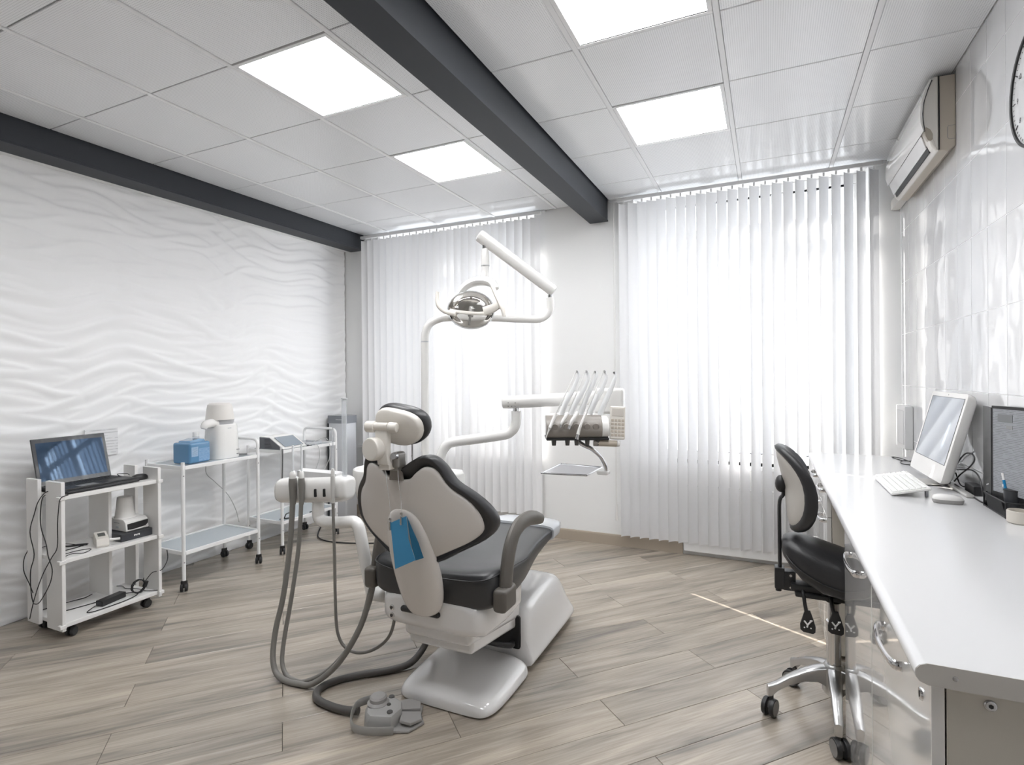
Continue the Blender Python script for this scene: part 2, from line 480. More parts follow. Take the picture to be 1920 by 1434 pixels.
def clip(poly, axis, val, keep_less):
    out = []
    for i in range(len(poly)):
        a, b = poly[i], poly[(i + 1) % len(poly)]
        ia = (a[axis] <= val) == keep_less; ib = (b[axis] <= val) == keep_less
        if ia: out.append(a)
        if ia != ib:
            t = (val - a[axis]) / (b[axis] - a[axis])
            out.append((a[0] + (b[0] - a[0]) * t, a[1] + (b[1] - a[1]) * t))
    return out

RW, PL, GAP = 0.1980, 1.315, 0.0009
for k in range(-22, 24):
    t0, t1 = 1.927 + k * RW, 1.927 + (k + 1) * RW
    s_off = -0.02 if k % 2 == 0 else 0.645
    for j in range(-5, 5):
        s0, s1 = s_off + j * PL, s_off + (j + 1) * PL
        poly = [(s * CA - t * SA, s * SA + t * CA) for s, t in ((s0 + GAP, t0 + GAP), (s1 - GAP, t0 + GAP), (s1 - GAP, t1 - GAP), (s0 + GAP, t1 - GAP))]
        for ax, val, less in ((0, XR, True), (0, XL, False), (1, YB, True), (1, -0.6, False)):
            poly = clip(poly, ax, val, less) if poly else poly
        if len(poly) < 3: continue
        ar = abs(sum(poly[i][0] * poly[(i + 1) % len(poly)][1] - poly[(i + 1) % len(poly)][0] * poly[i][1] for i in range(len(poly)))) / 2
        if ar < 0.002: continue
        cx, cy = s0 * CA - t0 * SA, s0 * SA + t0 * CA
        loc = [((x - cx) * CA + (y - cy) * SA, -(x - cx) * SA + (y - cy) * CA) for x, y in poly]
        mb = MB(); mb.prism(loc, 'Z', -0.010, 0.0)
        bm = mb.bm
        top = [e for e in bm.edges if all(abs(v.co.z) < 1e-6 for v in e.verts)]
        bmesh.ops.bevel(bm, geom=top, offset=0.0011, segments=1, affect='EDGES', profile=0.5)
        o = obj('floor_plank', mb, OAK, floor, smooth=False, local=True)
        o.location = (cx, cy, 0); o.rotation_euler = (0, 0, ANG)
mb = MB(); mb.box(XL, XR, YF, -0.6, -0.012, 0.0)
obj('floor_strip', mb, OAK, floor, smooth=False)

# ---- left wall with wavy gypsum relief
mb = MB(); mb.box(XL - 0.15, XL - 0.02, YF - .2, YB + .3, -0.1, H + .1)
wall_left = struct(obj('wall_left', mb, WALL_WHITE), 'white gypsum wall with flowing wave relief')
ys = np.arange(0.9, YB + 1e-6, 0.0106); zs = np.arange(0.0, 2.805, 0.0095)
Y, Z = np.meshgrid(ys, zs, indexing='ij')
def layer(a, seed, lam, slope):
    rs = np.random.RandomState(seed)
    warp = np.zeros_like(Y)
    for f, amp in ((0.42, 0.075), (0.85, 0.050), (1.6, 0.016)):
        p1, p2 = rs.rand(2) * 6.28; q = rs.rand() * 1.6 + .4
        warp += amp * np.sin(2 * np.pi * f * Y + p1 + q * np.sin(1.9 * Z + p2))
    ph = (Z + warp + slope * Y) / lam + a
    fr = ph - np.floor(ph)
    prof = np.where(fr < 0.70, fr / 0.70, (1 - fr) / 0.30)
    prof = prof * prof * (3 - 2 * prof)
    amp = 0.5 + 0.5 * np.sin(2 * np.pi * (0.75 * Y + 0.8 * np.sin(2.3 * Z + seed)) + 3.1 * np.floor(ph))
    return prof * (0.35 + 0.65 * amp)
hgt = 0.0135 * np.maximum(layer(0.0, 3, 0.115, 0.06), 0.85 * layer(0.37, 11, 0.088, -0.10))
from_x = XL - 0.012
ny, nz = Y.shape
co = np.stack([from_x + hgt, Y, Z], -1).reshape(-1, 3)
idx = np.arange(ny * nz).reshape(ny, nz)
faces = np.stack([idx[:-1, :-1], idx[1:, :-1], idx[1:, 1:], idx[:-1, 1:]], -1).reshape(-1, 4)
me = bpy.data.meshes.new('relief_panel'); me.from_pydata(co.tolist(), [], faces.tolist()); me.materials.append(RELIEF); me.shade_smooth()
o = bpy.data.objects.new('relief_panel', me); COL.objects.link(o); o.parent = wall_left

# ---- right wall with glossy tiles
mb = MB(); mb.box(XR - 0.0028, XR + 0.15, YF - .2, YB + .3, -0.1, H + .1)
wall_right = struct(obj('wall_right', mb, GROUT), 'white glossy tiled wall behind the long desk')
TY, TZ, TY0, TZ0 = 0.2035, 0.351, 2.749, 2.769
mb = MB(); mb.box(0, 0.010, 0.0011, TY - 0.0011, 0.0011, TZ - 0.0011, 0.0012, 2)
tile0 = None
for k in range(-13, 10):
    for j in range(0, 6):
        y0 = TY0 + k * TY; z0 = TZ0 - (j + 1) * TZ
        if y0 + TY > YB + .01 or y0 < 0: continue
        if tile0 is None:
            tile0 = obj('wall_tile', mb, TILE, wall_right, local=True); o = tile0
        else:
            o = tile0.copy(); COL.objects.link(o); o.parent = wall_right
        o.location = (XR - 0.004, y0, z0)
for k in range(-13, 9):
    y0 = TY0 + k * TY
    if y0 < 0: continue
    mb = MB(); mb.box(XR - .004, XR + .006, y0 + .0011, y0 + TY - .0011, TZ0 + .0011, H - .002, 0.0012, 2)
    obj('wall_tile', mb, TILE, wall_right)

# ---- window wall, with its two openings
WIN = [(-3.66, -1.906), (-1.02, 0.66)]
SILL, HEAD = 0.74, 2.936
YO = YB + 0.36
mb = MB()
xs = [XL - .15, WIN[0][0], WIN[0][1], WIN[1][0], WIN[1][1], XR + .15]
mb.box(xs[0], xs[1], YB, YO, -0.1, H + .1); mb.box(xs[2], xs[3], YB, YO, -0.1, H + .1); mb.box(xs[4], xs[5], YB, YO, -0.1, H + .1)
for a, b in WIN:
    mb.box(a, b, YB, YO, -0.1, SILL); mb.box(a, b, YB, YO, HEAD, H + .1)
wall_back = struct(obj('wall_back', mb, WALL_WHITE, smooth=False), 'white window wall')
mb = MB(); mb.box(XL - .15, XR + .15, YF - .15, YF, -0.1, H + .1)
struct(obj('wall_front', mb, WALL_WHITE, smooth=False), 'plain white wall behind the viewer')

for i, (a, b) in enumerate(WIN):
    wn = thing('window_%d' % (i + 1), '', 'window', ((a + b) / 2, YB + .2, SILL)); del wn['category']
    struct(wn, ('white framed window behind the left blind', 'white framed window behind the right blind')[i])
    y0, y1 = YB + .17, YB + .24
    fw = 0.07
    mb = MB()
    mb.box(a, b, y0, y1, SILL, SILL + fw, .006); mb.box(a, b, y0, y1, HEAD - fw, HEAD, .006)
    mb.box(a, a + fw, y0, y1, SILL + fw, HEAD - fw, .006); mb.box(b - fw, b, y0, y1, SILL + fw, HEAD - fw, .006)
    obj('window_frame', mb, PVC, wn)
    n = 3
    step = (b - a - 2 * fw) / n
    for k in range(1, n):
        x = a + fw + k * step
        mb = MB(); mb.box(x - .045, x + .045, y0 + .004, y1 - .004, SILL + fw, HEAD - fw, .006)
        obj('mullion', mb, PVC, wn)
    mb = MB(); mb.box(a + fw, b - fw, y0 + .008, y1 - .008, 2.58, 2.65, .006); obj('transom', mb, PVC, wn)
    for k in range(n):
        xa = a + fw + k * step + (.045 if k else 0); xb = a + fw + (k + 1) * step - (.045 if k < n - 1 else 0)
        mb = MB(); mb.box(xa, xb, y0 + .03, y0 + .036, SILL + fw, 2.58); obj('pane', mb, GLASS, wn, smooth=False)
        mb = MB(); mb.box(xa, xb, y0 + .03, y0 + .036, 2.65, HEAD - fw); obj('pane', mb, GLASS, wn, smooth=False)
    mb = MB(); mb.box(a - (.30 if i == 0 else .04), b + .03, YB - .022, YB + .17, SILL - .035, SILL, .006); obj('window_sill', mb, PVC, wn)

# ---- skirting along the window wall
mb = MB()
mb.prism([(YB, 0), (YB - .016, 0), (YB - .016, .078), (YB - .008, .092), (YB, .092)], 'X', XL + .01, -0.63)
struct(obj('baseboard_back', mb, SKIRTING), 'grey-brown skirting under the window wall')

# ---- ceiling: slab, grid and perforated metal tiles
mb = MB(); mb.box(XL - .15, XR + .15, YF - .15, YO, H + 0.05, H + 0.18)
ceiling = struct(obj('ceiling', mb, VOID, smooth=False), 'suspended ceiling of white perforated metal tiles')
TX = 0.6055
rows = [1.21 + 0.6 * k for k in range(-3, 6)] + [YB]
colsL = [-4.115, -4.045] ; 
bays = [([-3.855, -3.519, -2.913, -2.308, -1.702, -1.393], 1.21), ([-1.222, -0.785, -0.180, 0.426, XR - .003], 1.205)]
LIGHTS = {(0, 3, 1): 1, (0, 3, 3): 1, (1, 1, 1): 1, (1, 1, 3): 1, (0, 3, -1): 1, (1, 1, -1): 1}
light_labels = {(0, 3, 1): 'square ceiling light panel between the two dark beams, nearer the camera',
                (0, 3, 3): 'square ceiling light panel between the two dark beams, nearer the window',
                (1, 1, 1): 'square ceiling light panel over the desk side, cut by the photo top edge',
                (1, 1, 3): 'square ceiling light panel over the desk side, nearer the right blind',
                (0, 3, -1): 'square ceiling light panel behind the camera on the left',
                (1, 1, -1): 'square ceiling light panel behind the camera on the right'}
g = 0.0028
for bi, (cs, yb0) in enumerate(bays):
    rws = [yb0 + 0.6 * k for k in range(-3, 6)] + [YB]
    for c in range(len(cs) - 1):
        xa, xb = cs[c] + (.013 if c else .004), cs[c + 1] - (.013 if c < len(cs) - 2 else .004)
        for k in range(len(rws) - 1):
            key = (bi, c, k - 3)
            ya, yb = rws[k] + g, rws[k + 1] - g
            if key in LIGHTS:
                t = thing('ceiling_light', light_labels[key], 'ceiling light', ((xa + xb) / 2, (ya + yb) / 2, H), 'square ceiling light panels')
                mb = MB()
                f = .020
                mb.box(xa, xb, ya, ya + f, H - .004, H + .03, .002); mb.box(xa, xb, yb - f, yb, H - .004, H + .03, .002)
                mb.box(xa, xa + f, ya + f, yb - f, H - .004, H + .03, .002); mb.box(xb - f, xb, ya + f, yb - f, H - .004, H + .03, .002)
                obj('light_frame', mb, GRID_WHITE, t)
                mb = MB(); mb.box(xa + f, xb - f, ya + f, yb - f, H + .002, H + .012); obj('diffuser', mb, LIGHT, t, smooth=False)
            else:
                mb = MB(); mb.box(xa, xb, ya, yb, H, H + .018, .0025, 1)
                obj('ceiling_tile', mb, CTILE, ceiling)
    for c in range(1, len(cs) - 1):
        mb = MB(); mb.box(cs[c] - .012, cs[c] + .012, YF, YB - .002, H - .0035, H + .012, .0012, 1)
        obj('grid_runner', mb, GRID_WHITE, ceiling)
    for k in range(1, len(rws) - 1):
        mb = MB(); mb.box(cs[0], cs[-1], rws[k] - .010, rws[k] + .010, H + .0125, H + .022); obj('cross_tee', mb, mat('grey_cross_tee', (0.42, 0.42, 0.43), .6), ceiling, smooth=False)
# small black clips where the grid meets the window wall
for x in (-1.45, -0.97, -0.79, -0.18, 0.42):
    mb = MB(); mb.box(x - .018, x + .018, YB - .040, YB - .028, H - .012, H - .0038, .002); obj('grid_clip', mb, BLACK_PLASTIC, ceiling)
mb = MB(); mb.box(-3.85, -1.80, YB - .024, YB - .002, H - .022, H - .001, .003)
struct(obj('trim_1', mb, GRID_WHITE), 'white wall angle under the ceiling at the left blind')
mb = MB(); mb.box(-1.22, XR - .004, YB - .024, YB - .002, H - .022, H - .001, .003)
struct(obj('trim_2', mb, GRID_WHITE), 'white wall angle under the ceiling at the right blind')

# ---- steel beams
def beam(x0, x1, zb, label):
    mb = MB()
    mb.prism([(x0, zb), (x1, zb), (x1, zb + .012), (x1 - .004, zb + .016), (x1 - .004, H + .05), (x0 + .004, H + .05), (x0 + .004, zb + .016), (x0, zb + .012)], 'Y', YF + .01, YB - .004)
    return struct(obj('ceiling_beam', mb, BEAM, angle=20), label)
beam(-1.388, -1.228, 2.766, 'anthracite steel beam across the middle of the ceiling')
beam(-4.040, -3.862, 2.790, 'anthracite steel beam above the wave relief wall')
mb = MB(); mb.box(-4.128, -4.036, YF + .02, YB - .01, 2.80, H + .03); struct(obj('trim_3', mb, WALL_WHITE, smooth=False), 'white filler strip between beam and relief wall')

# ================================================================== vertical blinds
def blind(x0, x1, n, theta, ztop, zbot, name_label, side):
    yb = YB - 0.085
    t = thing('vertical_blind', name_label, 'blind', ((x0 + x1) / 2, yb, zbot), 'vertical blinds at the windows')
    mb = MB(); mb.box(x0, x1, yb - .018, yb + .018, ztop, ztop + .028, .004); obj('headrail', mb, GRID_WHITE, t)
    wd = 0.089
    mb = MB()
    nn = 7
    pts = []
    for k in range(nn):
        s = k / (nn - 1) - .5
        pts.append((s * wd, 0.010 * (1 - (2 * s) ** 2)))
    bm = mb.bm
    lo = [bm.verts.new((p[0], p[1], 0)) for p in pts]; hi = [bm.verts.new((p[0], p[1], ztop - .022 - zbot)) for p in pts]
    for k in range(nn - 1): bm.faces.new((lo[k], lo[k + 1], hi[k + 1], hi[k]))
    slat0 = None
    sp = (x1 - x0 - .03) / n
    for i in range(n):
        x = x0 + .015 + sp * (i + .5)
        if slat0 is None:
            slat0 = obj('slat', mb, SLAT, t, local=True); o = slat0
        else:
            o = slat0.copy(); COL.objects.link(o); o.parent = t
        o.location = Vector((x, yb, zbot)) - t.location
        o.rotation_euler = (0, 0, math.radians(theta + random.uniform(-2.5, 2.5)))
        mb2 = MB(); mb2.box(x - .007, x + .007, yb - .004, yb + .004, ztop - .024, ztop + .001, .002); obj('slat_clip', mb2, GRID_WHITE, t)
    xc = x1 + .012 if side > 0 else x0 + .004
    return t, yb

bl, yb = blind(-3.83, -1.815, 25, 30, 2.885, 0.20, 'white vertical slat blind on the left window, behind the dental lamp', 1)
br, yb = blind(-1.13, 0.735, 24, 43, 2.893, 0.11, 'white vertical slat blind on the right window, behind the desk', -1)
mb = MB(); mb.tube([(-1.145, yb - .02, 2.89), (-1.147, yb - .02, 1.6), (-1.145, yb - .02, 0.36)], .0022, 6); obj('pull_cord', mb, WHITE_PLASTIC, br)
mb = MB(); mb.tube([(-1.155, yb - .022, 2.89), (-1.157, yb - .022, 1.6), (-1.152, yb - .02, 0.36)], .0022, 6); obj('pull_cord', mb, WHITE_PLASTIC, br)
mb = MB(); mb.cyl((-1.148, yb - .02, 0.24), (-1.148, yb - .02, 0.37), .013, .009, 12, .003); obj('cord_weight', mb, WHITE_PLASTIC, br)

# flat white radiator under the right window, behind the blind
t = thing('radiator', 'flat white radiator under the right window, low behind the blind', 'radiator', (-0.2, YB - .03, 0.03))
mb = MB(); mb.box(-0.62, 0.24, YB - .045, YB - .006, 0.035, 0.56, .006)
obj('front_panel', mb, WHITE_METAL, t)
mb = MB(); mb.box(-0.60, 0.22, YB - .006, YB - .0005, .10, .50); obj('rear_panel', mb, WHITE_METAL, t)

# ================================================================== dental chair
XC = -1.305
def surf(x, z): return 1.79 + 1.0 * x * x - 0.27 * (z - .88)

chair = thing('dental_chair', 'black and white dental treatment chair seen from behind, in the middle of the floor', 'dental chair', (XC, 2.6, 0))

def section(y, hw, zb, zt, dip=0.0, n=32, e=0.42, xc=XC):
    ring = []
    mid, hh = (zb + zt) / 2, (zt - zb) / 2
    for k in range(n):
        a = 2 * PI * k / n
        c, s = math.cos(a), math.sin(a)
        x = hw * math.copysign(abs(c) ** e, c); z = mid + hh * math.copysign(abs(s) ** e, s)
        if s > 0: z -= dip * (1 - min(1, abs(x / hw)) ** 2) * min(1, s * 2)
        ring.append((xc + x, y, z))
    return ring

# base plate with low dished deck
mb = MB()
def plate_ring(y, x0, x1, z0, z1):
    return [(x0 + .02, y, z0), (x1 - .02, y, z0), (x1, y, z0 + .008), (x1, y, z1 * .55), (x1 - .035, y, z1), ((x0 + x1) / 2, y, z1 + .004), (x0 + .035, y, z1), (x0, y, z1 * .55), (x0, y, z0 + .008)]
rs = []
for y, ins, z1 in ((2.030, .085, .030), (2.034, .05, .050), (2.055, .024, .064), (2.11, .006, .070), (2.25, 0, .072), (2.40, 0, .085), (2.462, 0, .092)):
    rs.append(plate_ring(y, XC - .255 + ins, XC + .255 - ins, .004, z1))
mb.loft(rs)
obj('base_plate', mb, CHAIR_WHITE, chair, subsurf=2, angle=60)

# lift tower behind the plate
mb = MB()
def tower_ring(y, zt, wt, wb, skirt):
    return [(XC - wb, y, .004), (XC + wb, y, .004), (XC + wb, y, skirt), (XC + wb - .02, y, skirt + .03), (XC + wt, y, zt - .05), (XC + wt - .035, y, zt - .008), (XC + wt - .08, y, zt), (XC - wt + .08, y, zt), (XC - wt + .035, y, zt - .008), (XC - wt, y, zt - .05), (XC - wb + .02, y, skirt + .03), (XC - wb, y, skirt)]
rs = [tower_ring(2.468, .095, .20, .255, .055), tower_ring(2.472, .22, .212, .257, .060), tower_ring(2.51, .285, .218, .260, .065), tower_ring(2.60, .312, .218, .262, .07), tower_ring(2.92, .318, .212, .262, .075), tower_ring(3.05, .30, .202, .26, .075), tower_ring(3.11, .21, .19, .255, .07), tower_ring(3.15, .11, .18, .24, .055), tower_ring(3.17, .06, .17, .22, .04)]
mb.loft(rs)
obj('lift_tower', mb, CHAIR_WHITE, chair, subsurf=2, angle=60)
mb = MB(); mb.box(XC - .185, XC + .19, 2.462, 2.475, .105, .268, .012, 2); obj('tower_opening', mb, BLACK_PLASTIC, chair)

# telescoping lift arm between seat carrier and tower
mb = MB(); mb.box(XC - .17, XC + .172, 1.99, 2.52, .245, .385, .03, 3,
                  Matrix.Translation((0, 2.45, .27)) @ Matrix.Rotation(math.radians(-9), 4, 'X') @ Matrix.Translation((0, -2.45, -.27)))
arm = obj('lift_arm', mb, CHAIR_WHITE, chair)
mb = MB(); mb.box(XC - .162, XC + .165, 2.03, 2.50, .205, .30, .02, 3,
                  Matrix.Translation((0, 2.45, .27)) @ Matrix.Rotation(math.radians(-9), 4, 'X') @ Matrix.Translation((0, -2.45, -.27)))
obj('lower_cover', mb, CHAIR_WHITE, arm)
mb = MB(); mb.tube([(-1.24, 2.30, .20), (-1.18, 2.36, .165), (-1.145, 2.42, .14), (-1.16, 2.47, .13)], .014, 8, 4)
obj('cable_loom', mb, BLACK_PLASTIC, chair)

# seat carrier (white tub below the seat)
mb = MB()
rs = [section(1.945, .20, .415, .50, e=.5), section(1.955, .235, .385, .515, e=.45), section(1.99, .262, .370, .53, e=.4), section(2.15, .27, .365, .53, e=.4), section(2.32, .262, .37, .53, e=.4), section(2.42, .22, .40, .53, e=.5)]
mb.loft(rs)
tub = obj('seat_carrier', mb, CHAIR_WHITE, chair, angle=60)
for z in (.452, .418):
    mb = MB(); mb.cyl((-1.492, 1.955, z), (-1.492, 1.940, z), .0115, None, 16, .002); so = obj('socket', mb, STEEL, tub)
    mb = MB(); mb.cyl((-1.492, 1.9385, z), (-1.492, 1.943, z), .0065, None, 12); obj('socket', mb, BLACK_PLASTIC, tub)

# seat and leg rest upholstery
mb = MB()
rs = [section(1.948, .24, .520, .63, .02), section(1.955, .285, .50, .655, .025), section(1.985, .308, .487, .685, .05), section(2.06, .316, .485, .690, .07), section(2.16, .315, .487, .672, .065),
      section(2.30, .302, .497, .645, .03), section(2.44, .268, .508, .628, .012), section(2.60, .236, .520, .620, .006), section(2.80, .218, .535, .612, .004), section(2.95, .205, .545, .602, .003), section(3.03, .175, .552, .592, .002), section(3.065, .11, .56, .582, .001)]
mb.loft(rs)
seat = obj('seat_cushion', mb, SEAT_VINYL, chair, angle=60, subsurf=1)
for sx in (-1, 1):
    mb = MB(); mb.tube([(XC + sx * x, y, z) for x, y, z in ((.05, 1.944, .615), (.20, 1.944, .622), (.285, 1.957, .640), (.312, 2.06, .648), (.311, 2.16, .640), (.300, 2.30, .622), (.267, 2.44, .606), (.236, 2.6, .600), (.218, 2.8, .594), (.205, 2.95, .588))], .0028, 6, 4)
    obj('piping', mb, BLACK_VINYL, seat)
# clear cover drawn over the foot end
mb = MB()
rs = [section(2.86, .223, .530, .618), section(2.96, .220, .535, .613), section(3.05, .195, .542, .604), section(3.10, .14, .55, .594), section(3.118, .07, .56, .586)]
mb.loft(rs)
obj('foot_cover', mb, FILM, chair, angle=60)

# arm rests
for sx in (-1, 1):
    x = XC + sx * .326
    mb = MB(); mb.box(x - .030, x + .030, 1.955, 2.075, .505, .60, .018, 3)
    hinge = obj('arm_rest', mb, ARM_TAUPE, chair)
    path = [(x, 2.02, .57), (x, 2.035, .65), (x, 2.06, .725), (x, 2.105, .783), (x, 2.17, .812), (x, 2.26, .815), (x, 2.34, .800), (x, 2.42, .776)]
    mb = MB(); mb.tube(path, 1, 14, 4, rads=[1, 1, 1, .98, .95, .9, .85, .6], flat=((1, 0, 0), .025, .038))
    obj('arm_pad', mb, ARM_TAUPE, hinge)

# backrest
def outline(pts):
    full = pts + [(-x, z) for x, z in reversed(pts[1:-1])]
    out = []
    n = len(full)
    for i in range(n):
        p0, p1, p2, p3 = full[i - 1], full[i], full[(i + 1) % n], full[(i + 2) % n]
        for k in range(3):
            t = k / 3
            out.append(tuple(0.5 * (2 * p1[j] + (p2[j] - p0[j]) * t + (2 * p0[j] - 5 * p1[j] + 4 * p2[j] - p3[j]) * t * t + (3 * p1[j] - p0[j] - 3 * p2[j] + p3[j]) * t ** 3) for j in (0, 1)))
    return out
O_BLACK = outline([(0, 1.103), (.03, 1.110), (.065, 1.132), (.108, 1.153), (.150, 1.150), (.180, 1.118), (.197, 1.085), (.216, 1.050), (.268, 1.004), (.310, .955), (.334, .903), (.330, .858), (.290, .812), (.19, .758), (.10, .712), (0, .70)])
O_WHITE = outline([(0, 1.060), (.03, 1.063), (.057, 1.070), (.085, 1.095), (.120, 1.118), (.153, 1.117), (.176, 1.098), (.194, 1.060), (.218, 1.024), (.261, .985), (.292, .936), (.306, .884), (.299, .843), (.25, .803), (.17, .763), (.09, .728), (0, .715)])
def sheet_rings(out, steps, zc=.90):
    rings = []
    for s, off in steps:
        rings.append([(XC + x * s, surf(x * s, zc + (z - zc) * s) + off, zc + (z - zc) * s) for x, z in out])
    return rings
mb = MB()
mb.loft(sheet_rings(O_BLACK, [(.05, .030), (.80, .026), (.92, .010), (.965, .002), (.992, .006), (1.012, .026), (1.005, .055), (.97, .076), (.88, .090), (.5, .096), (.05, .098)]))
back = obj('back_cushion', mb, BLACK_VINYL, chair, angle=60)
mb = MB()
mb.loft(sheet_rings(O_WHITE, [(.05, -.014), (.35, -.012), (.70, -.006), (.90, .000), (.955, .004), (.975, .012), (.96, .030), (.5, .04), (.05, .04)]))
shell = obj('back_shell', mb, SHELL_BEIGE, chair, angle=60)
# spine cover running down from the shell to the seat carrier
mb = MB(); rs = []
for z, xo, hw, yr, th in ((.940, 0, .018, 1.752, .012), (.930, 0, .048, 1.750, .020), (.90, 0, .076, 1.752, .028), (.84, 0, .096, 1.764, .036), (.76, 0, .107, 1.788, .044), (.68, 0, .112, 1.812, .05), (.60, .0, .108, 1.836, .052), (.54, .0, .098, 1.855, .05), (.50, .0, .084, 1.868, .046), (.475, .0, .062, 1.878, .04), (.464, .0, .03, 1.888, .03)):
    ring = []
    for k in range(28):
        a = 2 * PI * k / 28
        c, s = math.cos(a), math.sin(a)
        ring.append((XC + xo + hw * math.copysign(abs(c) ** .7, c), yr + th + th * s, z))
    rs.append(ring)
mb.loft(rs)
obj('spine_cover', mb, SHELL_BEIGE, chair, subsurf=1, angle=70)
mb = MB(); mb.box(XC - .135, XC + .06, 1.928, 1.962, .448, .472, .010, 3); obj('hinge_gap', mb, BLACK_PLASTIC, chair)

# head rest with its bar, bracket and hinge
mb = MB(); mb.prism([(-1.340, 1.055), (-1.280, 1.055), (-1.288, 1.115), (-1.335, 1.115)], 'Y', 1.735, 1.752, .003)
bar = obj('headrest_bar', mb, TAUPE, chair)
mb = MB(); mb.box(-1.345, -1.278, 1.705, 1.765, 1.098, 1.132, .006); mb.box(-1.296, -1.262, 1.690, 1.745, 1.110, 1.172, .012, 3)
brk = obj('headrest_bracket', mb, GREY_BRACKET, chair)
mb = MB(); mb.cyl((-1.274, 1.692, 1.158), (-1.272, 1.672, 1.160), .014, None, 18, .003); obj('lock_knob', mb, STEEL, brk)
mb = MB()
mb.prism([(-1.340, 1.125), (-1.287, 1.125), (-1.292, 1.18), (-1.290, 1.272), (-1.352, 1.272), (-1.348, 1.19)], 'Y', 1.662, 1.690, .008, 3)
mb.box(-1.338, -1.29, 1.67, 1.72, 1.105, 1.14, .006)
link = obj('headrest_link', mb, CREAM_PLASTIC, chair)
mb = MB(); mb.cyl((-1.350, 1.632, 1.186), (-1.340, 1.70, 1.186), .044, .044, 28, .008); obj('pivot_disc', mb, CREAM_PLASTIC, link)
mb = MB(); mb.cyl((-1.392, 1.668, 1.268), (-1.352, 1.672, 1.268), .022, None, 20, .006); obj('hinge_barrel', mb, CREAM_PLASTIC, link)
mb = MB(); mb.cyl((-1.292, 1.672, 1.268), (-1.254, 1.678, 1.266), .021, .019, 20, .008); obj('hinge_barrel', mb, CREAM_PLASTIC, link)
mb = MB(); mb.cyl((-1.355, 1.67, 1.270), (-1.29, 1.67, 1.270), .015, None, 16); obj('hinge_pin', mb, CREAM_PLASTIC, link)

HM = Matrix.Translation((-1.290, 1.718, 1.262)) @ Matrix.Rotation(math.radians(9), 4, 'Y') @ Matrix.Rotation(math.radians(16), 4, 'X')
H_OUT = []
for k in range(40):
    a = 2 * PI * k / 40
    c, s = math.cos(a), math.sin(a)
    hw = .118
    x = hw * math.copysign(abs(c) ** .75, c)
    z = .078 * math.copysign(abs(s) ** .72, s)
    if s < 0: x *= (1 - .22 * abs(s))
    H_OUT.append((x, z))
def head_rings(steps):
    return [[(x * s, off + .9 * (x * s) ** 2, z * s) for x, z in H_OUT] for s, off in steps]
mb = MB(); mb.loft(head_rings([(.05, -.014), (.6, -.014), (.84, -.010), (.90, .0), (.92, .016), (.90, .025), (.05, .025)])); mb.xf(HM)
hs = obj('headrest_shell', mb, CREAM_PLASTIC, chair, angle=60)
mb = MB(); mb.loft(head_rings([(.05, .016), (.86, .016), (.96, .019), (1.0, .032), (.995, .050), (.95, .064), (.82, .072), (.05, .078)])); mb.xf(HM)
obj('headrest_pad', mb, BLACK_VINYL, chair, angle=60)

# blue paper bib hanging on its chain over the backrest
bib = thing('paper_bib', 'blue paper patient bib hanging on a thin chain behind the chair backrest', 'bib', (-1.28, 1.735, .71))
def bib_piece(pts, y0, dy):
    mb = MB(); mb.loft([[(x, y0 + k, z) for x, z, k in pts], [(x, y0 + dy + k, z) for x, z, k in pts]])
    return mb
obj('bib_sheet', bib_piece([(-1.334, .889, 0), (-1.259, .923, 0), (-1.250, .835, 0), (-1.222, .757, .004), (-1.313, .712, 0)], 1.733, .0015), BLUE_PAPER, bib, smooth=False)
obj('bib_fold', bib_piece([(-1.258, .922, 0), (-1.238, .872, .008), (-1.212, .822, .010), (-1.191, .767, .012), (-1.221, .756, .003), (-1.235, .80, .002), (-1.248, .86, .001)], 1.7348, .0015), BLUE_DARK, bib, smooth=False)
for xa, za, xb in ((-1.334, .889, -1.350), (-1.281, .915, -1.290)):
    mb = MB(); mb.tube([(xa, 1.730, za), (xa, 1.732, za + .06), ((xa + xb) / 2, 1.722, 1.06), (xb, 1.726, 1.115)], .0011, 5, 4); obj('neck_chain', mb, STEEL, bib)
    mb = MB(); mb.box(xa - .004, xa + .004, 1.727, 1.7365, za - .028, za + .008, .0015); mb.cyl((xa, 1.730, za + .014), (xa, 1.734, za + .014), .006, None, 12)
    obj('bib_clip', mb, CHROME, bib)

# ================================================================== cuspidor unit with lamp post beside the chair
cus = thing('cuspidor_unit', 'white spittoon unit with round bowl, half hidden behind the chair back', 'spittoon', (-1.83, 2.62, 0))
mb = MB()
def rr(z, x0, x1, y0, y1, r=.05, n=6):
    ring = []
    for cx, cy, a0 in ((x1 - r, y1 - r, 0), (x0 + r, y1 - r, PI / 2), (x0 + r, y0 + r, PI), (x1 - r, y0 + r, 1.5 * PI)):
        for k in range(n):
            a = a0 + k / (n - 1) * PI / 2
            ring.append((cx + r * math.cos(a), cy + r * math.sin(a), z))
    return ring
mb.loft([rr(.0, -1.86, -1.66, 2.66, 2.92), rr(.42, -1.86, -1.66, 2.66, 2.92), rr(.50, -1.95, -1.66, 2.58, 2.92), rr(.86, -1.97, -1.66, 2.56, 2.92), rr(.885, -1.96, -1.67, 2.57, 2.91)])
obj('unit_body', mb, WHITE_PLASTIC, cus)
mb = MB()
BC = (-2.06, 2.56)
prof = [(.02, .70), (.07, .715), (.115, .76), (.136, .84), (.140, .905), (.136, .925), (.128, .930), (.122, .925), (.118, .90), (.10, .83), (.03, .80)]
mb.lathe((BC[0], BC[1], 0), prof, 36)
obj('spittoon_bowl', mb, WHITE_PLASTIC, cus)
mb = MB(); mb.tube([(-1.93, 2.60, .80), (-1.99, 2.58, .78), (-2.06, 2.56, .735)], .035, 12, 3); obj('bowl_neck', mb, WHITE_PLASTIC, cus)
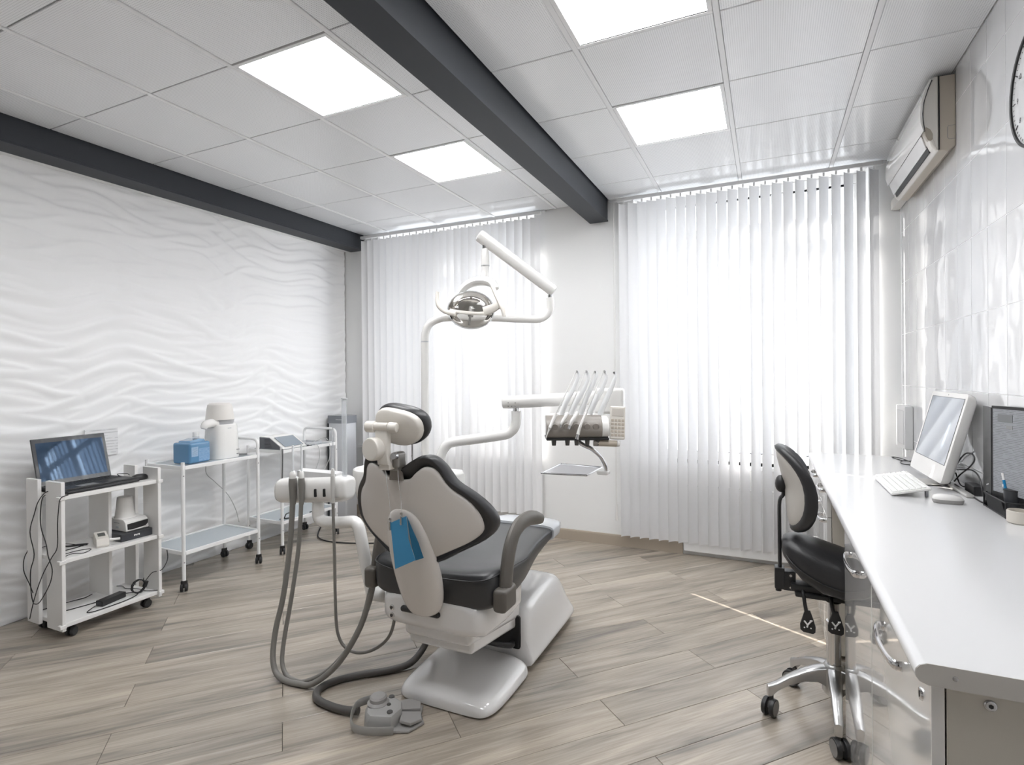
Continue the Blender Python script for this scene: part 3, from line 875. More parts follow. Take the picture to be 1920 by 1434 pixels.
mb = MB(); mb.lathe((-1.875, 2.60, .885), [(.02, 0), (.042, .004), (.044, .045), (.040, .052), (.034, .05), (.032, .02), (.002, .018)], 24); obj('cup_holder', mb, WHITE_PLASTIC, cus)
mb = MB(); mb.tube([(-1.885, 2.66, .88), (-1.885, 2.66, 1.10), (-1.885, 2.645, 1.125), (-1.885, 2.62, 1.125), (-1.885, 2.612, 1.10)], .006, 8, 3); obj('cup_filler', mb, CHROME, cus)
mb = MB(); mb.tube([(-2.02, 2.68, .88), (-2.04, 2.67, .96), (-2.05, 2.62, .965), (-2.05, 2.60, .95)], .006, 8, 3); obj('bowl_rinse_spout', mb, CHROME, cus)

# dental operating lamp
lamp = thing('dental_lamp', 'white operating lamp with mirror reflector on a jointed arm above the chair', 'lamp', (-1.811, 2.686, .88))
mb = MB(); mb.tube([(-1.813, 2.685, .87), (-1.809, 2.688, 1.66)], .0225, 16); obj('post', mb, WHITE_PLASTIC, lamp)
mb = MB(); mb.cyl((-1.809, 2.688, 1.655), (-1.809, 2.688, 1.662), .0235, None, 20); obj('post_ring', mb, GREY_LIGHT, lamp)
mb = MB(); mb.tube([(-1.809, 2.688, 1.662), (-1.806, 2.690, 1.71), (-1.785, 2.7, 1.76), (-1.742, 2.72, 1.787), (-1.686, 2.746, 1.798), (-1.517, 2.825, 1.798), (-1.348, 2.903, 1.789), (-1.221, 2.962, 1.784), (-1.179, 2.982, 1.796), (-1.15, 2.996, 1.828), (-1.144, 2.998, 1.871), (-1.146, 2.998, 1.908)], .0225, 16, 3)
obj('horizontal_arm', mb, WHITE_PLASTIC, lamp)
mb = MB(); mb.cyl((-1.146, 2.998, 1.90), (-1.147, 2.998, 1.955), .013, None, 16); obj('joint_pin', mb, CHROME, lamp)
mb = MB(); mb.cyl((-1.466, 2.795, 2.178), (-1.466, 2.795, 2.23), .013, None, 16); obj('joint_pin', mb, CHROME, lamp)
mb = MB(); mb.cyl((-1.125, 3.010, 1.945), (-1.496, 2.778, 2.266), .034, .036, 24, .012); obj('spring_arm', mb, WHITE_PLASTIC, lamp)
mb = MB(); mb.tube([(-1.466, 2.795, 2.185), (-1.464, 2.796, 2.15), (-1.464, 2.796, 2.10), (-1.464, 2.796, 2.082), (-1.466, 2.795, 2.05), (-1.474, 2.790, 2.005)], .022, 16, 3, rads=[.018, .023, .024, .022, .022, .028])
stem = obj('lamp_stem', mb, WHITE_PLASTIC, lamp)
mb = MB(); mb.cyl((-1.464, 2.796, 2.086), (-1.464, 2.796, 2.090), .0255, None, 20); obj('stem_ring', mb, GREY_LIGHT, stem)
mb = MB(); mb.tube([(-1.60, 2.735, 1.935), (-1.565, 2.750, 1.974), (-1.52, 2.770, 1.996), (-1.456, 2.778, 1.996), (-1.408, 2.774, 1.978), (-1.384, 2.765, 1.945)], 1, 12, 4, rads=[.7, 1, 1.1, 1.1, 1, .7], flat=((0, 0, 1), .024, .030))
obj('yoke', mb, WHITE_PLASTIC, lamp)
mb = MB(); mb.tube([(-1.385, 2.735, 1.950), (-1.360, 2.722, 1.905), (-1.335, 2.715, 1.862), (-1.316, 2.716, 1.82), (-1.309, 2.718, 1.782)], 1, 12, 4, rads=[.9, .85, 1, .9, .7], flat=((1, 0, .5), .013, .020))
mb.tube([(-1.332, 2.716, 1.852), (-1.370, 2.706, 1.830), (-1.42, 2.69, 1.812)], 1, 10, 4, rads=[.9, 1.1, 1.2], flat=((0, 0, 1), .022, .014))
obj('grip_handle', mb, CREAM_PLASTIC, lamp)
mb = MB(); mb.tube([(-1.662, 2.600, 1.925), (-1.660, 2.592, 1.885), (-1.650, 2.590, 1.845), (-1.618, 2.61, 1.815), (-1.57, 2.635, 1.803)], 1, 12, 4, rads=[.8, .9, 1, 1.1, 1.2], flat=((1, 0, .3), .011, .014))
obj('grip_handle', mb, CREAM_PLASTIC, lamp)
# reflector head: axis points toward the patient and slightly down
LC = Vector((-1.524, 2.730, 1.828))
LN = Vector((0.40, -0.86, -0.28)).normalized()
LM = frame(LC, Vector((0.9, 0.42, -0.10)), Vector((0.1, 0.3, 0.95)))
if (LM.to_3x3() @ Vector((0, 0, 1))).dot(LN) < 0:
    LM = frame(LC, Vector((-0.9, -0.42, 0.10)), Vector((0.1, 0.3, 0.95)))
def dish(scale_steps, wv=.128, hv=.112):
    rings = []
    for s, dz in scale_steps:
        ring = []
        for k in range(40):
            a = 2 * PI * k / 40
            c, sn = math.cos(a), math.sin(a)
            lobe = 1.0 - .13 * math.exp(-(abs(sn) / .28) ** 2)
            ring.append((wv * s * c, hv * s * sn * (1 if sn > 0 else .93), dz))
        rings.append(ring)
    return rings
mb = MB(); mb.loft(dish([(1.0, 0), (.93, -.030), (.80, -.055), (.55, -.078), (.25, -.088), (.02, -.09)]), cap=False); mb.xf(LM); obj('reflector', mb, MIRROR, lamp, angle=80)
mb = MB(); mb.loft(dish([(1.03, .004), (.97, -.032), (.83, -.060), (.57, -.084), (.26, -.095), (.02, -.097)]), cap=False); mb.xf(LM); obj('reflector_back', mb, CREAM_PLASTIC, lamp, angle=80)
mb = MB(); mb.loft(dish([(1.045, -.002), (1.05, .004), (1.0, .024), (.85, .040), (.5, .052), (.02, .056)]), cap=False); mb.xf(LM); obj('clear_shield', mb, GLASS, lamp, angle=80)
mb = MB(); rs = dish([(1.03, .0)]) [0]
mb.tube([Vector(p) for p in rs] + [Vector(rs[0])], .005, 8); mb.xf(LM); obj('shield_rim', mb, CLEAR, lamp)
mb = MB(); mb.tube([(-.118, -.012, .006), (-.05, -.022, .020), (0, -.024, .024), (.05, -.020, .020), (.118, -.004, .006)], 1, 10, 4, rads=[.9, .9, 1, .9, 1.3], flat=((0, 1, 0), .011, .007)); mb.xf(LM); obj('cross_bar', mb, CREAM_PLASTIC, lamp)
mb = MB(); mb.cyl((0, -.028, .012), (0, -.085, -.008), .007, None, 12); mb.cyl((0, -.03, -.02), (0, .03, -.02), .016, .016, 14, .004); mb.xf(LM); obj('bulb_shield', mb, GREY_BRACKET, lamp)

# ================================================================== delivery unit on its swing arm
du = thing('delivery_unit', 'white and taupe instrument table on a swing arm, in front of the right wall pier', 'dental unit', (-.92, 2.77, 1.10))
mb = MB(); mb.tube([(-1.743, 2.716, .836), (-1.737, 2.72, .951), (-1.722, 2.727, 1.013), (-1.697, 2.739, 1.056), (-1.657, 2.757, 1.074), (-1.522, 2.82, 1.092), (-1.395, 2.879, 1.112), (-1.358, 2.896, 1.13), (-1.335, 2.907, 1.164), (-1.329, 2.91, 1.205), (-1.329, 2.91, 1.25)], .029, 16, 3)
obj('lower_arm', mb, WHITE_PLASTIC, du)
mb = MB(); mb.cyl((-1.329, 2.91, 1.24), (-1.329, 2.91, 1.285), .020, None, 16); obj('joint_pin', mb, CHROME, du)
mb = MB(); mb.tube([(-1.378, 2.888, 1.300), (-1.37, 2.89, 1.301), (-.87, 2.925, 1.332), (-.79, 2.93, 1.337)], 1, 16, 2, rads=[.85, 1, 1.05, 1], flat=((0, 0, 1), .036, .030))
ua = obj('upper_arm', mb, WHITE_PLASTIC, du)
for dx, dz in ((-.022, .008), (.022, .008), (-.022, -.012), (0, -.012), (.022, -.012)):
    mb = MB(); mb.cyl((-1.335 + dx, 2.8635, 1.292 + dz), (-1.335 + dx, 2.860, 1.292 + dz), .0035, None, 8); obj('screw', mb, GREY_INK, ua)
mb = MB(); mb.box(-.86, -.70, 2.90, 2.97, 1.245, 1.385, .018, 3); obj('arm_head', mb, WHITE_PLASTIC, du)
RX, RY = Vector((.906, .422, 0)), Vector((-.422, .906, 0))
DM = frame((-.921, 2.79, 1.188), RX, RY)
# body profile (depth v, height w) swept along the head
prof_w = [(-.085, -.052), (-.100, -.040), (-.108, -.012), (-.100, .018), (-.076, .045), (-.040, .058), (.09, .062), (.11, .050), (.115, -.05), (.10, -.058), (-.06, -.058)]
mb = MB(); mb.prism(prof_w, 'X', -.165, .160, .014, 3); mb.xf(DM); body = obj('instrument_table', mb, WHITE_PLASTIC, du, angle=50)
prof_f = [(-.082, -.056), (-.104, -.043), (-.113, -.012), (-.105, .020), (-.080, .049), (-.050, .060), (-.046, .054), (-.075, .04), (-.095, .015), (-.10, -.012), (-.092, -.036), (-.075, -.050)]
mb = MB(); mb.prism(prof_f, 'X', -.170, .120, .004, 2); mb.xf(DM); fr = obj('front_cover', mb, TAUPE, du, angle=50)
mb = MB(); mb.box(-.168, .155, -.095, .08, -.068, -.054, .004); mb.xf(DM); obj('base_tray', mb, BLACK_PLASTIC, du)
for u in (-.128, -.058, -.010, .045, .098):
    mb = MB(); mb.cyl((u, -.075, -.095), (u, -.075, -.060), .010, .014, 12); mb.xf(DM); obj('hose_socket', mb, PEDAL_DARK, du)
for u in (-.125, -.065, -.015, .04, .085):
    mb = MB(); mb.cyl((u, -.105, .006), (u, -.116, .004), .018, .016, 18, .003); mb.xf(DM); obj('holder_dimple', mb, TAUPE, fr)
mb = MB(); mb.cyl((.160, -.02, .0), (.172, -.02, .0), .016, None, 16, .003); mb.cyl((.160, -.045, -.032), (.174, -.045, -.032), .011, None, 14, .002); mb.xf(DM); obj('side_knob', mb, BLACK_PLASTIC, du)
# keypad tilted beside the table
KM = frame((-.705, 2.808, 1.210), RX * .98 + Vector((0, 0, -.05)), Vector((.10, .22, 1)))
mb = MB(); mb.box(-.040, .040, -.088, .085, -.014, 0, .008, 3); mb.xf(KM); kp = obj('keypad', mb, CREAM_PLASTIC, du)
mb = MB(); mb.box(-.029, .029, .032, .072, -.002, .003, .002); mb.xf(KM); obj('display', mb, mat('pale_lcd', (.62, .58, .53), .2), kp)
for i in range(4):
    for j in range(5):
        mb = MB(); cx, cy = -.027 + i * .018, -.066 + j * .019
        mb.box(cx - .007, cx + .007, cy - .0065, cy + .0065, -.001, .003, .002); mb.xf(KM); obj('key', mb, mat('beige_key', (.50, .44, .37), .5), kp)
mb = MB(); mb.cyl((-.822, 2.76, 1.105), (-.712, 2.812, 1.099), .017, None, 18, .003); hd = obj('table_handle', mb, mat('beige_grip', (.52, .46, .38), .4), du)
mb = MB(); mb.cyl((-.822, 2.76, 1.105), (-.800, 2.770, 1.104), .0178, None, 18, .003); obj('grip_end', mb, TAUPE, hd)
mb = MB(); mb.cyl((-.712, 2.812, 1.099), (-.698, 2.818, 1.098), .017, .014, 18, .004); obj('grip_cap', mb, WHITE_PLASTIC, hd)
# tray arm and tray
mb = MB(); mb.tube([(-.904, 2.777, 1.125), (-.900, 2.779, 1.10), (-.875, 2.790, 1.082), (-.843, 2.805, 1.065), (-.805, 2.826, 1.025), (-.785, 2.85, .975), (-.785, 2.86, .945)], 1, 10, 4, rads=[1, 1.1, 1, 1, .9, .9, .8], flat=((.42, -.9, 0), .016, .011))
obj('tray_arm', mb, STEEL, du)
mb = MB()
T4 = [(-1.086, 2.690), (-.845, 2.714), (-.840, 2.985), (-1.095, 3.02)]
mb.prism(T4, 'Z', .936, .941)
tray = obj('tray_plate', mb, mat('tray_steel', (.45, .46, .50), .22, 1.0), du)
for a, b in zip(T4, T4[1:] + T4[:1]):
    mb = MB(); mb.cyl((a[0], a[1], .941), (b[0], b[1], .941), .0045, None, 8); obj('tray_rim', mb, STEEL, tray)
mb = MB(); mb.box(-.83, -.77, 2.84, 2.90, .925, .945, .006); obj('tray_clamp', mb, WHITE_PLASTIC, du)
# whip arms
WH = [[(-.988, 2.730, 1.246), (-.962, 2.728, 1.306), (-.932, 2.743, 1.368), (-.908, 2.754, 1.426), (-.898, 2.759, 1.46), (-.905, 2.755, 1.479)],
      [(-.942, 2.745, 1.250), (-.912, 2.752, 1.311), (-.881, 2.766, 1.367), (-.86, 2.776, 1.417), (-.852, 2.78, 1.451), (-.86, 2.777, 1.479)],
      [(-.892, 2.765, 1.250), (-.868, 2.772, 1.319), (-.843, 2.784, 1.381), (-.822, 2.794, 1.431), (-.814, 2.798, 1.459), (-.819, 2.795, 1.476)],
      [(-.849, 2.785, 1.250), (-.82, 2.794, 1.319), (-.795, 2.807, 1.366), (-.774, 2.816, 1.419), (-.766, 2.82, 1.45), (-.774, 2.817, 1.478)],
      [(-.800, 2.808, 1.246), (-.769, 2.818, 1.324), (-.746, 2.829, 1.38), (-.731, 2.836, 1.424), (-.723, 2.84, 1.452), (-.728, 2.838, 1.472)]]
for pts in WH:
    mb = MB(); mb.tube(pts, 1, 10, 4, rads=[1.3, 1.25, 1.1, .85, .7, .55], flat=((0, 1, 0), .008, .0115))
    wo = obj('whip_arm', mb, mat('white_whip_arm', (.86, .87, .88), .25, coat=.3), du)
    e = Vector(pts[-1])
    mb = MB(); mb.cyl(e + Vector((0, -.007, -.004)), e + Vector((0, .007, -.004)), .006, None, 12); obj('whip_clip', mb, STEEL, wo)

# handpieces resting on the front of the instrument table
HPS = [([(-1.016, 2.585, 1.142), (-1.008, 2.59, 1.166), (-1.000, 2.595, 1.190), (-.978, 2.63, 1.262)], [.0022, .0036, .0085, .0095], WH[0], 'slim white scaler handpiece with stepped tip, first from the left on the instrument table', True),
       ([(-.952, 2.618, 1.192), (-.948, 2.622, 1.208), (-.941, 2.628, 1.226), (-.925, 2.66, 1.264)], [.005, .006, .0085, .0090], WH[1], 'short white handpiece with dark metal coupling, second from the left on the instrument table', False),
       ([(-.912, 2.635, 1.184), (-.907, 2.640, 1.202), (-.897, 2.648, 1.228), (-.878, 2.678, 1.266)], [.009, .0085, .010, .0105], WH[2], 'thicker white handpiece with metal ring end, third from the left on the instrument table', False),
       ([(-.874, 2.645, 1.134), (-.868, 2.648, 1.158), (-.856, 2.658, 1.206), (-.836, 2.69, 1.268)], [.0105, .0095, .0075, .0070], WH[3], 'long white syringe handpiece reaching below the instrument table front, fourth from the left', False)]
for pts, rads, wh, lab, slim in HPS:
    hp = thing('dental_handpiece', lab, 'handpiece', pts[0], 'handpieces on the instrument table')
    mb = MB(); mb.tube(pts[1:] if not slim else pts[2:], 1, 12, 3, rads=rads[1:] if not slim else rads[2:]); obj('handpiece_body', mb, WHITE_PLASTIC, hp)
    mb = MB(); mb.tube(pts[:2] if not slim else pts[:3], 1, 12, 1, rads=[rads[0], rads[1]] if not slim else [rads[0], rads[1], rads[2] * .8]); obj('handpiece_tip', mb, WHITE_PLASTIC if slim else STEEL, hp)
    q = Vector(pts[-1]); e = Vector(wh[-1]) + Vector((0, -.010, -.004))
    mb = MB(); mb.tube([q, q + (e - q) * .45 + Vector((.004, -.015, 0)), e - Vector((.012, .006, .02)), e], .0032, 8, 5); obj('hose', mb, mat('pale_grey_hose', (.66, .66, .65), .4), hp)

# ================================================================== assistant holder on the left of the chair
au = thing('assistant_unit', 'white assistant instrument holder on a bent arm, left of the chair', 'dental unit', (-1.72, 2.08, .43))
mb = MB(); mb.tube([(-2.044, 2.08, .86), (-2.046, 2.08, .775), (-2.038, 2.08, .752), (-2.018, 2.08, .740), (-1.982, 2.08, .738), (-1.897, 2.08, .746), (-1.823, 2.08, .757), (-1.797, 2.08, .746), (-1.780, 2.08, .708), (-1.748, 2.08, .568), (-1.714, 2.08, .44), (-1.70, 2.08, .405)], .029, 16, 3)
obj('bent_arm', mb, WHITE_PLASTIC, au)
mb = MB(); mb.cyl((-1.72, 2.08, .43), (-1.57, 2.10, .425), .034, None, 18, .008); obj('pivot', mb, WHITE_PLASTIC, au)
mb = MB()
rs = []
for s, k in ((-.238, .55), (-.232, .85), (-.21, .97), (-.15, 1), (.15, 1), (.20, .97), (.222, .85), (.228, .55)):
    ring = []
    for q in range(20):
        a = 2 * PI * q / 20
        c, sn = math.cos(a), math.sin(a)
        ring.append((-2.070 + s, 2.085 + .055 * k * math.copysign(abs(c) ** .7, c), .895 + .065 * k * math.copysign(abs(sn) ** .7, sn) + s * .10))
    rs.append(ring)
mb.loft(rs); hold = obj('holder_body', mb, WHITE_PLASTIC, au, angle=60)
mb = MB(); mb.prism([(2.06, .955), (2.115, .945), (2.12, .985), (2.10, .992), (2.06, .985)], 'X', -2.17, -1.91, .008, 3); obj('rear_ridge', mb, mat('grey_white_plastic', (.66, .66, .66), .35), hold)
for x in (-2.012, -1.955):
    mb = MB(); mb.box(x - .006, x + .006, 2.022, 2.04, .865 + (x + 2.07) * .1, .905 + (x + 2.07) * .1, .004); obj('empty_slot', mb, BLACK_PLASTIC, hold)
SUC = [((-2.150, 2.018, .955), [(-2.150, 2.018, .93), (-2.152, 2.015, .80), (-2.158, 2.00, .60), (-2.180, 1.98, .38), (-2.206, 1.955, .22), (-2.200, 1.93, .10), (-2.165, 1.915, .035), (-2.10, 1.908, .014), (-2.02, 1.91, .014), (-1.93, 1.92, .030), (-1.80, 1.945, .14), (-1.69, 1.97, .32), (-1.645, 1.985, .47), (-1.628, 1.99, .53)], .0135, 1.12, 'thick grey suction hose with white tip, first from the left on the assistant holder', .010),
       ((-2.092, 2.018, .960), [(-2.092, 2.018, .935), (-2.095, 2.015, .80), (-2.105, 2.005, .60), (-2.135, 1.985, .36), (-2.160, 1.965, .18), (-2.155, 1.945, .07), (-2.115, 1.935, .020), (-2.06, 1.93, .0115), (-1.99, 1.935, .020), (-1.87, 1.96, .09), (-1.75, 1.985, .23), (-1.675, 2.0, .39), (-1.642, 2.005, .50)], .0105, 1.13, 'thinner grey suction hose with white tip, second from the left on the assistant holder', .008),
       ((-1.890, 2.018, .985), [(-1.890, 2.018, .96), (-1.892, 2.02, .85), (-1.896, 2.03, .60), (-1.90, 2.04, .30), (-1.892, 2.05, .20), (-1.86, 2.06, .15), (-1.80, 2.07, .132), (-1.72, 2.075, .155), (-1.64, 2.075, .21), (-1.59, 2.07, .28), (-1.565, 2.07, .39)], .0075, 1.22, 'thin grey syringe hose with tall clear tube, nearest the chair on the assistant holder', .008)]
for top, hose, r, tz, lab, rt in SUC:
    t = thing('suction_hose', lab, 'suction hose', top, 'hoses on the assistant holder')
    mb = MB(); mb.tube(hose, r, 12, 4); obj('hose', mb, HOSE, t)
    x, y, z = top
    mb = MB(); mb.tube([(x, y, z - .13), (x, y, z - .03), (x, y, z)], 1, 14, 2, rads=[r * 1.05, r * 1.5, r * 1.4]); obj('hose_grip', mb, HOSE if r > .008 else mat('pale_grip', (.60, .59, .57), .4), t)
    mb = MB(); mb.tube([(x, y, z - .002), (x, y, z + .02), (x, y, z + .035)], 1, 14, 2, rads=[r * 1.2, r * 1.25, r * .8]); obj('grip_nozzle', mb, WHITE_PLASTIC, t)
    mb = MB(); mb.tube([(x, y, z + .03), (x + .002, y, tz)], 1, 12, 1, rads=[rt * .62, rt * .5]); obj('suction_tip', mb, mat('translucent_white_tip', (.80, .82, .84), .3) if r > .008 else CLEAR, t)
# tall clear measuring tube
t = thing('clear_tube', 'tall clear plastic tube standing up beside the corner purifier', 'tube', (-1.868, 2.075, .955))
mb = MB(); mb.loft([[(-1.868 + rr_ * math.cos(2 * PI * k / 20), 2.075 + rr_ * math.sin(2 * PI * k / 20), z) for k in range(20)] for rr_, z in ((.0125, .952), (.0125, 1.352), (.0105, 1.352), (.0105, .956))]); obj('tube_wall', mb, CLEAR, t)
mb = MB(); mb.lathe((-1.868, 2.075, 1.350), [(.0105, 0), (.016, .001), (.016, .005), (.0105, .006)], 20); obj('tube_rim', mb, GREY_LIGHT, t)

# main supply hose from below the seat to the foot control
mb = MB(); mb.tube([(-1.52, 2.10, .40), (-1.535, 2.20, .34), (-1.575, 2.36, .17), (-1.615, 2.36, .06), (-1.63, 2.26, .024), (-1.70, 2.17, .018), (-1.80, 2.08, .018), (-1.872, 1.99, .018), (-1.885, 1.91, .018), (-1.845, 1.855, .018), (-1.76, 1.835, .018), (-1.67, 1.835, .020), (-1.60, 1.848, .024)], .0165, 12, 5)
tag(obj('supply_hose', mb, DARK_HOSE), 'thick dark grey hose curving over the floor to the foot control', 'hose')

# foot control
fc = thing('foot_control', 'grey dental foot pedal with guard and round knob, on the floor before the chair base', 'foot pedal', (-1.45, 1.88, 0))
FM = Matrix.Translation((-1.455, 1.885, 0)) @ Matrix.Rotation(math.radians(36), 4, 'Z')
mb = MB(); mb.prism([(-.10, -.075), (.07, -.105), (.135, -.06), (.125, .0), (.135, .06), (.07, .10), (-.10, .075)], 'Z', .002, .014, .005); mb.xf(FM); obj('pedal_base', mb, PEDAL_GREY, fc)
mb = MB(); mb.loft([[(x * k, y * k, z) for x, y in ((-.095, -.06), (.0, -.088), (.045, -.03), (.045, .03), (.0, .085), (-.095, .06), (-.11, .03), (-.11, -.03))] for k, z in ((1, .012), (.98, .045), (.88, .062), (.70, .068))]); mb.xf(FM); hs_ = obj('pedal_housing', mb, mat('light_grey_housing', (.43, .425, .415), .35), fc)
mb = MB(); mb.lathe((-.055, .028, .058), [(.045, 0), (.046, .012), (.036, .020), (.036, .034), (.030, .040), (.002, .042)], 28); mb.xf(FM); obj('round_knob', mb, PEDAL_GREY, fc)
for px_, py_ in ((.0, .058), (-.01, .002), (-.005, -.052)):
    mb = MB(); mb.cyl((px_, py_, .060), (px_, py_, .072), .0125 if abs(py_) > .01 else .009, None, 16, .002); mb.xf(FM); obj('button', mb, PEDAL_DARK, hs_)
for sy in (-1, 1):
    pl = [(.040, sy * .006), (.118, sy * .010), (.122, sy * .062), (.075, sy * .092), (.030, sy * .070)]
    if sy < 0: pl = pl[::-1]
    mb = MB(); mb.prism(pl, 'Z', .030, .044, .004); mb.xf(FM @ Matrix.Rotation(math.radians(6), 4, 'Y')); obj('pedal_plate', mb, PEDAL_GREY, fc)
mb = MB(); mb.tube([(.01, -.098, .018), (-.07, -.100, .026), (-.135, -.085, .034), (-.160, -.045, .038), (-.160, .03, .042), (-.135, .075, .048), (-.07, .085, .055)], 1, 8, 4, flat=((0, 0, 1), .018, .005)); mb.xf(FM); obj('guard_bar', mb, mat('grey_guard_bar', (.33, .325, .31), .35), fc)

# ================================================================== left side: laminate shelf trolley and what it carries
def castor(x, y, parent, h=.06, r=.024, rz=0.0, body=BLACK_PLASTIC, name='castor'):
    M4 = Matrix.Translation((x, y, 0)) @ Matrix.Rotation(rz, 4, 'Z')
    mb = MB()
    mb.box(-.020, .020, -.006, .014, r * .9, h - .012, .004)
    mb.cyl((0, 0.004, h - .016), (0, 0.004, h), .008, None, 10)
    mb.xf(M4); c = obj(name, mb, body, parent)
    for s in (-1, 1):
        mb = MB(); mb.cyl((s * .006, 0, r + .001), (s * .022, 0, r + .001), r, r * .92, 20, .003); mb.xf(M4)
        obj('wheel', mb, DARK_RUBBER, c)
    return c

sh = thing('shelf_trolley', 'white laminate shelf trolley on castors against the relief wall, carrying the laptop', 'trolley', (-3.73, 1.975, 0))
for x0, x1, y0, y1, z1 in ((-3.705, -3.55, 1.697, 1.717, .885), (-3.912, -3.790, 1.697, 1.717, .885), (-3.705, -3.55, 2.230, 2.250, .885), (-3.912, -3.790, 2.230, 2.250, .885)):
    mb = MB(); mb.box(x0, x1, y0, y1, .055, z1, .002, 1); obj('upright_board', mb, LAMINATE, sh)
for z0, z1 in ((.115, .428), (.456, .784)):
    mb = MB(); mb.box(-3.912, -3.70, 2.020, 2.038, z0, z1, .0015, 1); obj('centre_divider', mb, LAMINATE, sh)
for z in (.784, .428, .070):
    mb = MB(); mb.box(-3.905, -3.562, 1.7175, 2.2295, z, z + .024, .002, 1); s_ = obj('shelf_board', mb, LAMINATE, sh)
    for y0, y1 in ((1.685, 1.7175), (2.2295, 2.262)):
        mb = MB(); mb.box(-3.576, -3.545, y0, y1, z + .001, z + .022, .002, 1); obj('shelf_peg', mb, LAMINATE, s_)
for x, y, rz in ((-3.60, 1.765, .5), (-3.605, 2.182, .1), (-3.86, 1.76, .3), (-3.86, 2.19, -.2)):
    castor(x, y, sh, .07, .026, rz)

# laptop
lp = thing('laptop', 'open black laptop on top of the white shelf trolley, screen reflecting the blinds', 'laptop', (-3.72, 1.92, .808))
LPM = Matrix.Translation((-3.72, 1.935, .809)) @ Matrix.Rotation(math.radians(4), 4, 'Z')
# local x toward the room, y along the wall
mb = MB(); mb.box(-.135, .135, -.205, .205, .0, .016, .006); mb.box(-.135, .10, -.205, .205, .010, .026, .006); mb.xf(LPM); obj('base', mb, BLACK_PLASTIC, lp)
kb = None
mb = MB(); mb.box(-.115, .015, -.185, .185, .0255, .0275, .001); mb.xf(LPM); kb = obj('keyboard', mb, mat('laptop_deck', (.05, .05, .052), .35), lp)
for i in range(6):
    for j in range(17):
        if i == 5 and 4 <= j <= 9: continue
        x = -.105 + i * .0205; y = -.178 + j * .0222
        mb = MB(); mb.box(x - .008, x + .008, y - .009, y + .009, .0272, .0300, .0015, 1); mb.xf(LPM); obj('key', mb, BLACK_PLASTIC, kb, smooth=False)
mb = MB(); mb.box(-.010, .010, -.085, .048, .0272, .0300, .0015, 1); mb.xf(LPM)
obj('key', mb, BLACK_PLASTIC, kb, smooth=False)
mb = MB(); mb.box(.035, .095, -.11, -.01, .0258, .0275, .001); mb.xf(LPM); obj('touchpad', mb, mat('grey_touchpad', (.30, .30, .30), .3), lp)
LID = LPM @ Matrix.Translation((-.130, 0, .022)) @ Matrix.Rotation(math.radians(-14), 4, 'Y')
mb = MB(); mb.box(-.012, .0, -.205, .205, .0, .285, .004); mb.xf(LID); lid = obj('lid', mb, mat('laptop_bezel', (.035, .036, .04), .18, coat=.6), lp)
mb = MB(); mb.box(-.001, .0012, -.186, .186, .030, .258, .0); mb.xf(LID); obj('screen', mb, LAPTOP_SCREEN, lid, smooth=False)
# mouse
ms = thing('computer_mouse', 'black computer mouse beside the laptop on the shelf trolley', 'mouse', (-3.66, 2.19, .808))
mb = MB(); mb.loft([[(-3.665 + .030 * k * math.cos(a), 2.185 + .052 * k * math.sin(a), .8085 + z) for a in [2 * PI * q / 20 for q in range(20)]] for k, z in ((.90, 0), (1, .008), (.96, .020), (.78, .030), (.45, .036), (.05, .037))]); obj('mouse_body', mb, BLACK_PLASTIC, ms, angle=70)
mb = MB(); mb.tube([(-3.70, 2.15, .815), (-3.74, 2.11, .84), (-3.80, 2.13, .845), (-3.83, 2.16, .84), (-3.82, 2.20, .835), (-3.78, 2.19, .83)], .0025, 6, 4); obj('mouse_cable', mb, CABLE, ms)
# recorder and scanner
dv = thing('recorder_box', 'flat dark grey recorder box on the middle shelf of the white trolley', 'recorder', (-3.75, 2.13, .452))
mb = MB(); mb.box(-3.885, -3.605, 2.036, 2.226, .4530, .4985, .003); obj('case', mb, DARK_BOX, dv)
mb = MB(); mb.box(-3.605, -3.6035, 2.040, 2.222, .456, .495); obj('front_plate', mb, mat('recorder_front', (.045, .048, .055), .25), dv)
for k in range(5):
    mb = MB(); mb.box(-3.6036, -3.6030, 2.112 + k * .0075, 2.1165 + k * .0075, .473 + (k % 2) * .002, .484 - (k % 3) * .001); obj('logo_mark', mb, WHITE_INK, dv, smooth=False)
sc = thing('white_scanner', 'white scanner with cone top and dark front slot, standing on the recorder box', 'scanner', (-3.72, 2.13, .4985))
mb = MB(); mb.prism([(-3.835, .500), (-3.637, .500), (-3.632, .506), (-3.640, .556), (-3.662, .574), (-3.80, .578), (-3.832, .566)], 'Y', 2.082, 2.222, .006, 2); obj('body', mb, WHITE_PLASTIC, sc)
mb = MB(); mb.lathe((-3.735, 2.135, .574), [(.062, 0), (.055, .008), (.047, .065), (.042, .128), (.040, .131), (.001, .132)], 28); obj('cone', mb, mat('matt_white_cone', (.78, .77, .75), .45), sc)
mb = MB(); mb.prism([(2.092, .513), (2.122, .509), (2.20, .516), (2.216, .530), (2.216, .553), (2.092, .547)], 'X', -3.641, -3.631, .002); obj('front_slot', mb, BLACK_PLASTIC, sc)
mb = MB(); mb.box(-3.735, -3.705, 2.0795, 2.083, .517, .531, .001); obj('side_vent', mb, GREY_LIGHT, sc)
mb = MB(); mb.box(-3.755, -3.70, 2.0800, 2.083, .548, .552, .0005); obj('side_print', mb, GREY_INK, sc)
ct = thing('curing_device', 'small off-white device with dark display on the middle shelf, before the recorder box', 'device', (-3.66, 1.955, .453))
CM = Matrix.Translation((-3.665, 1.96, .453)) @ Matrix.Rotation(math.radians(-22), 4, 'Z')
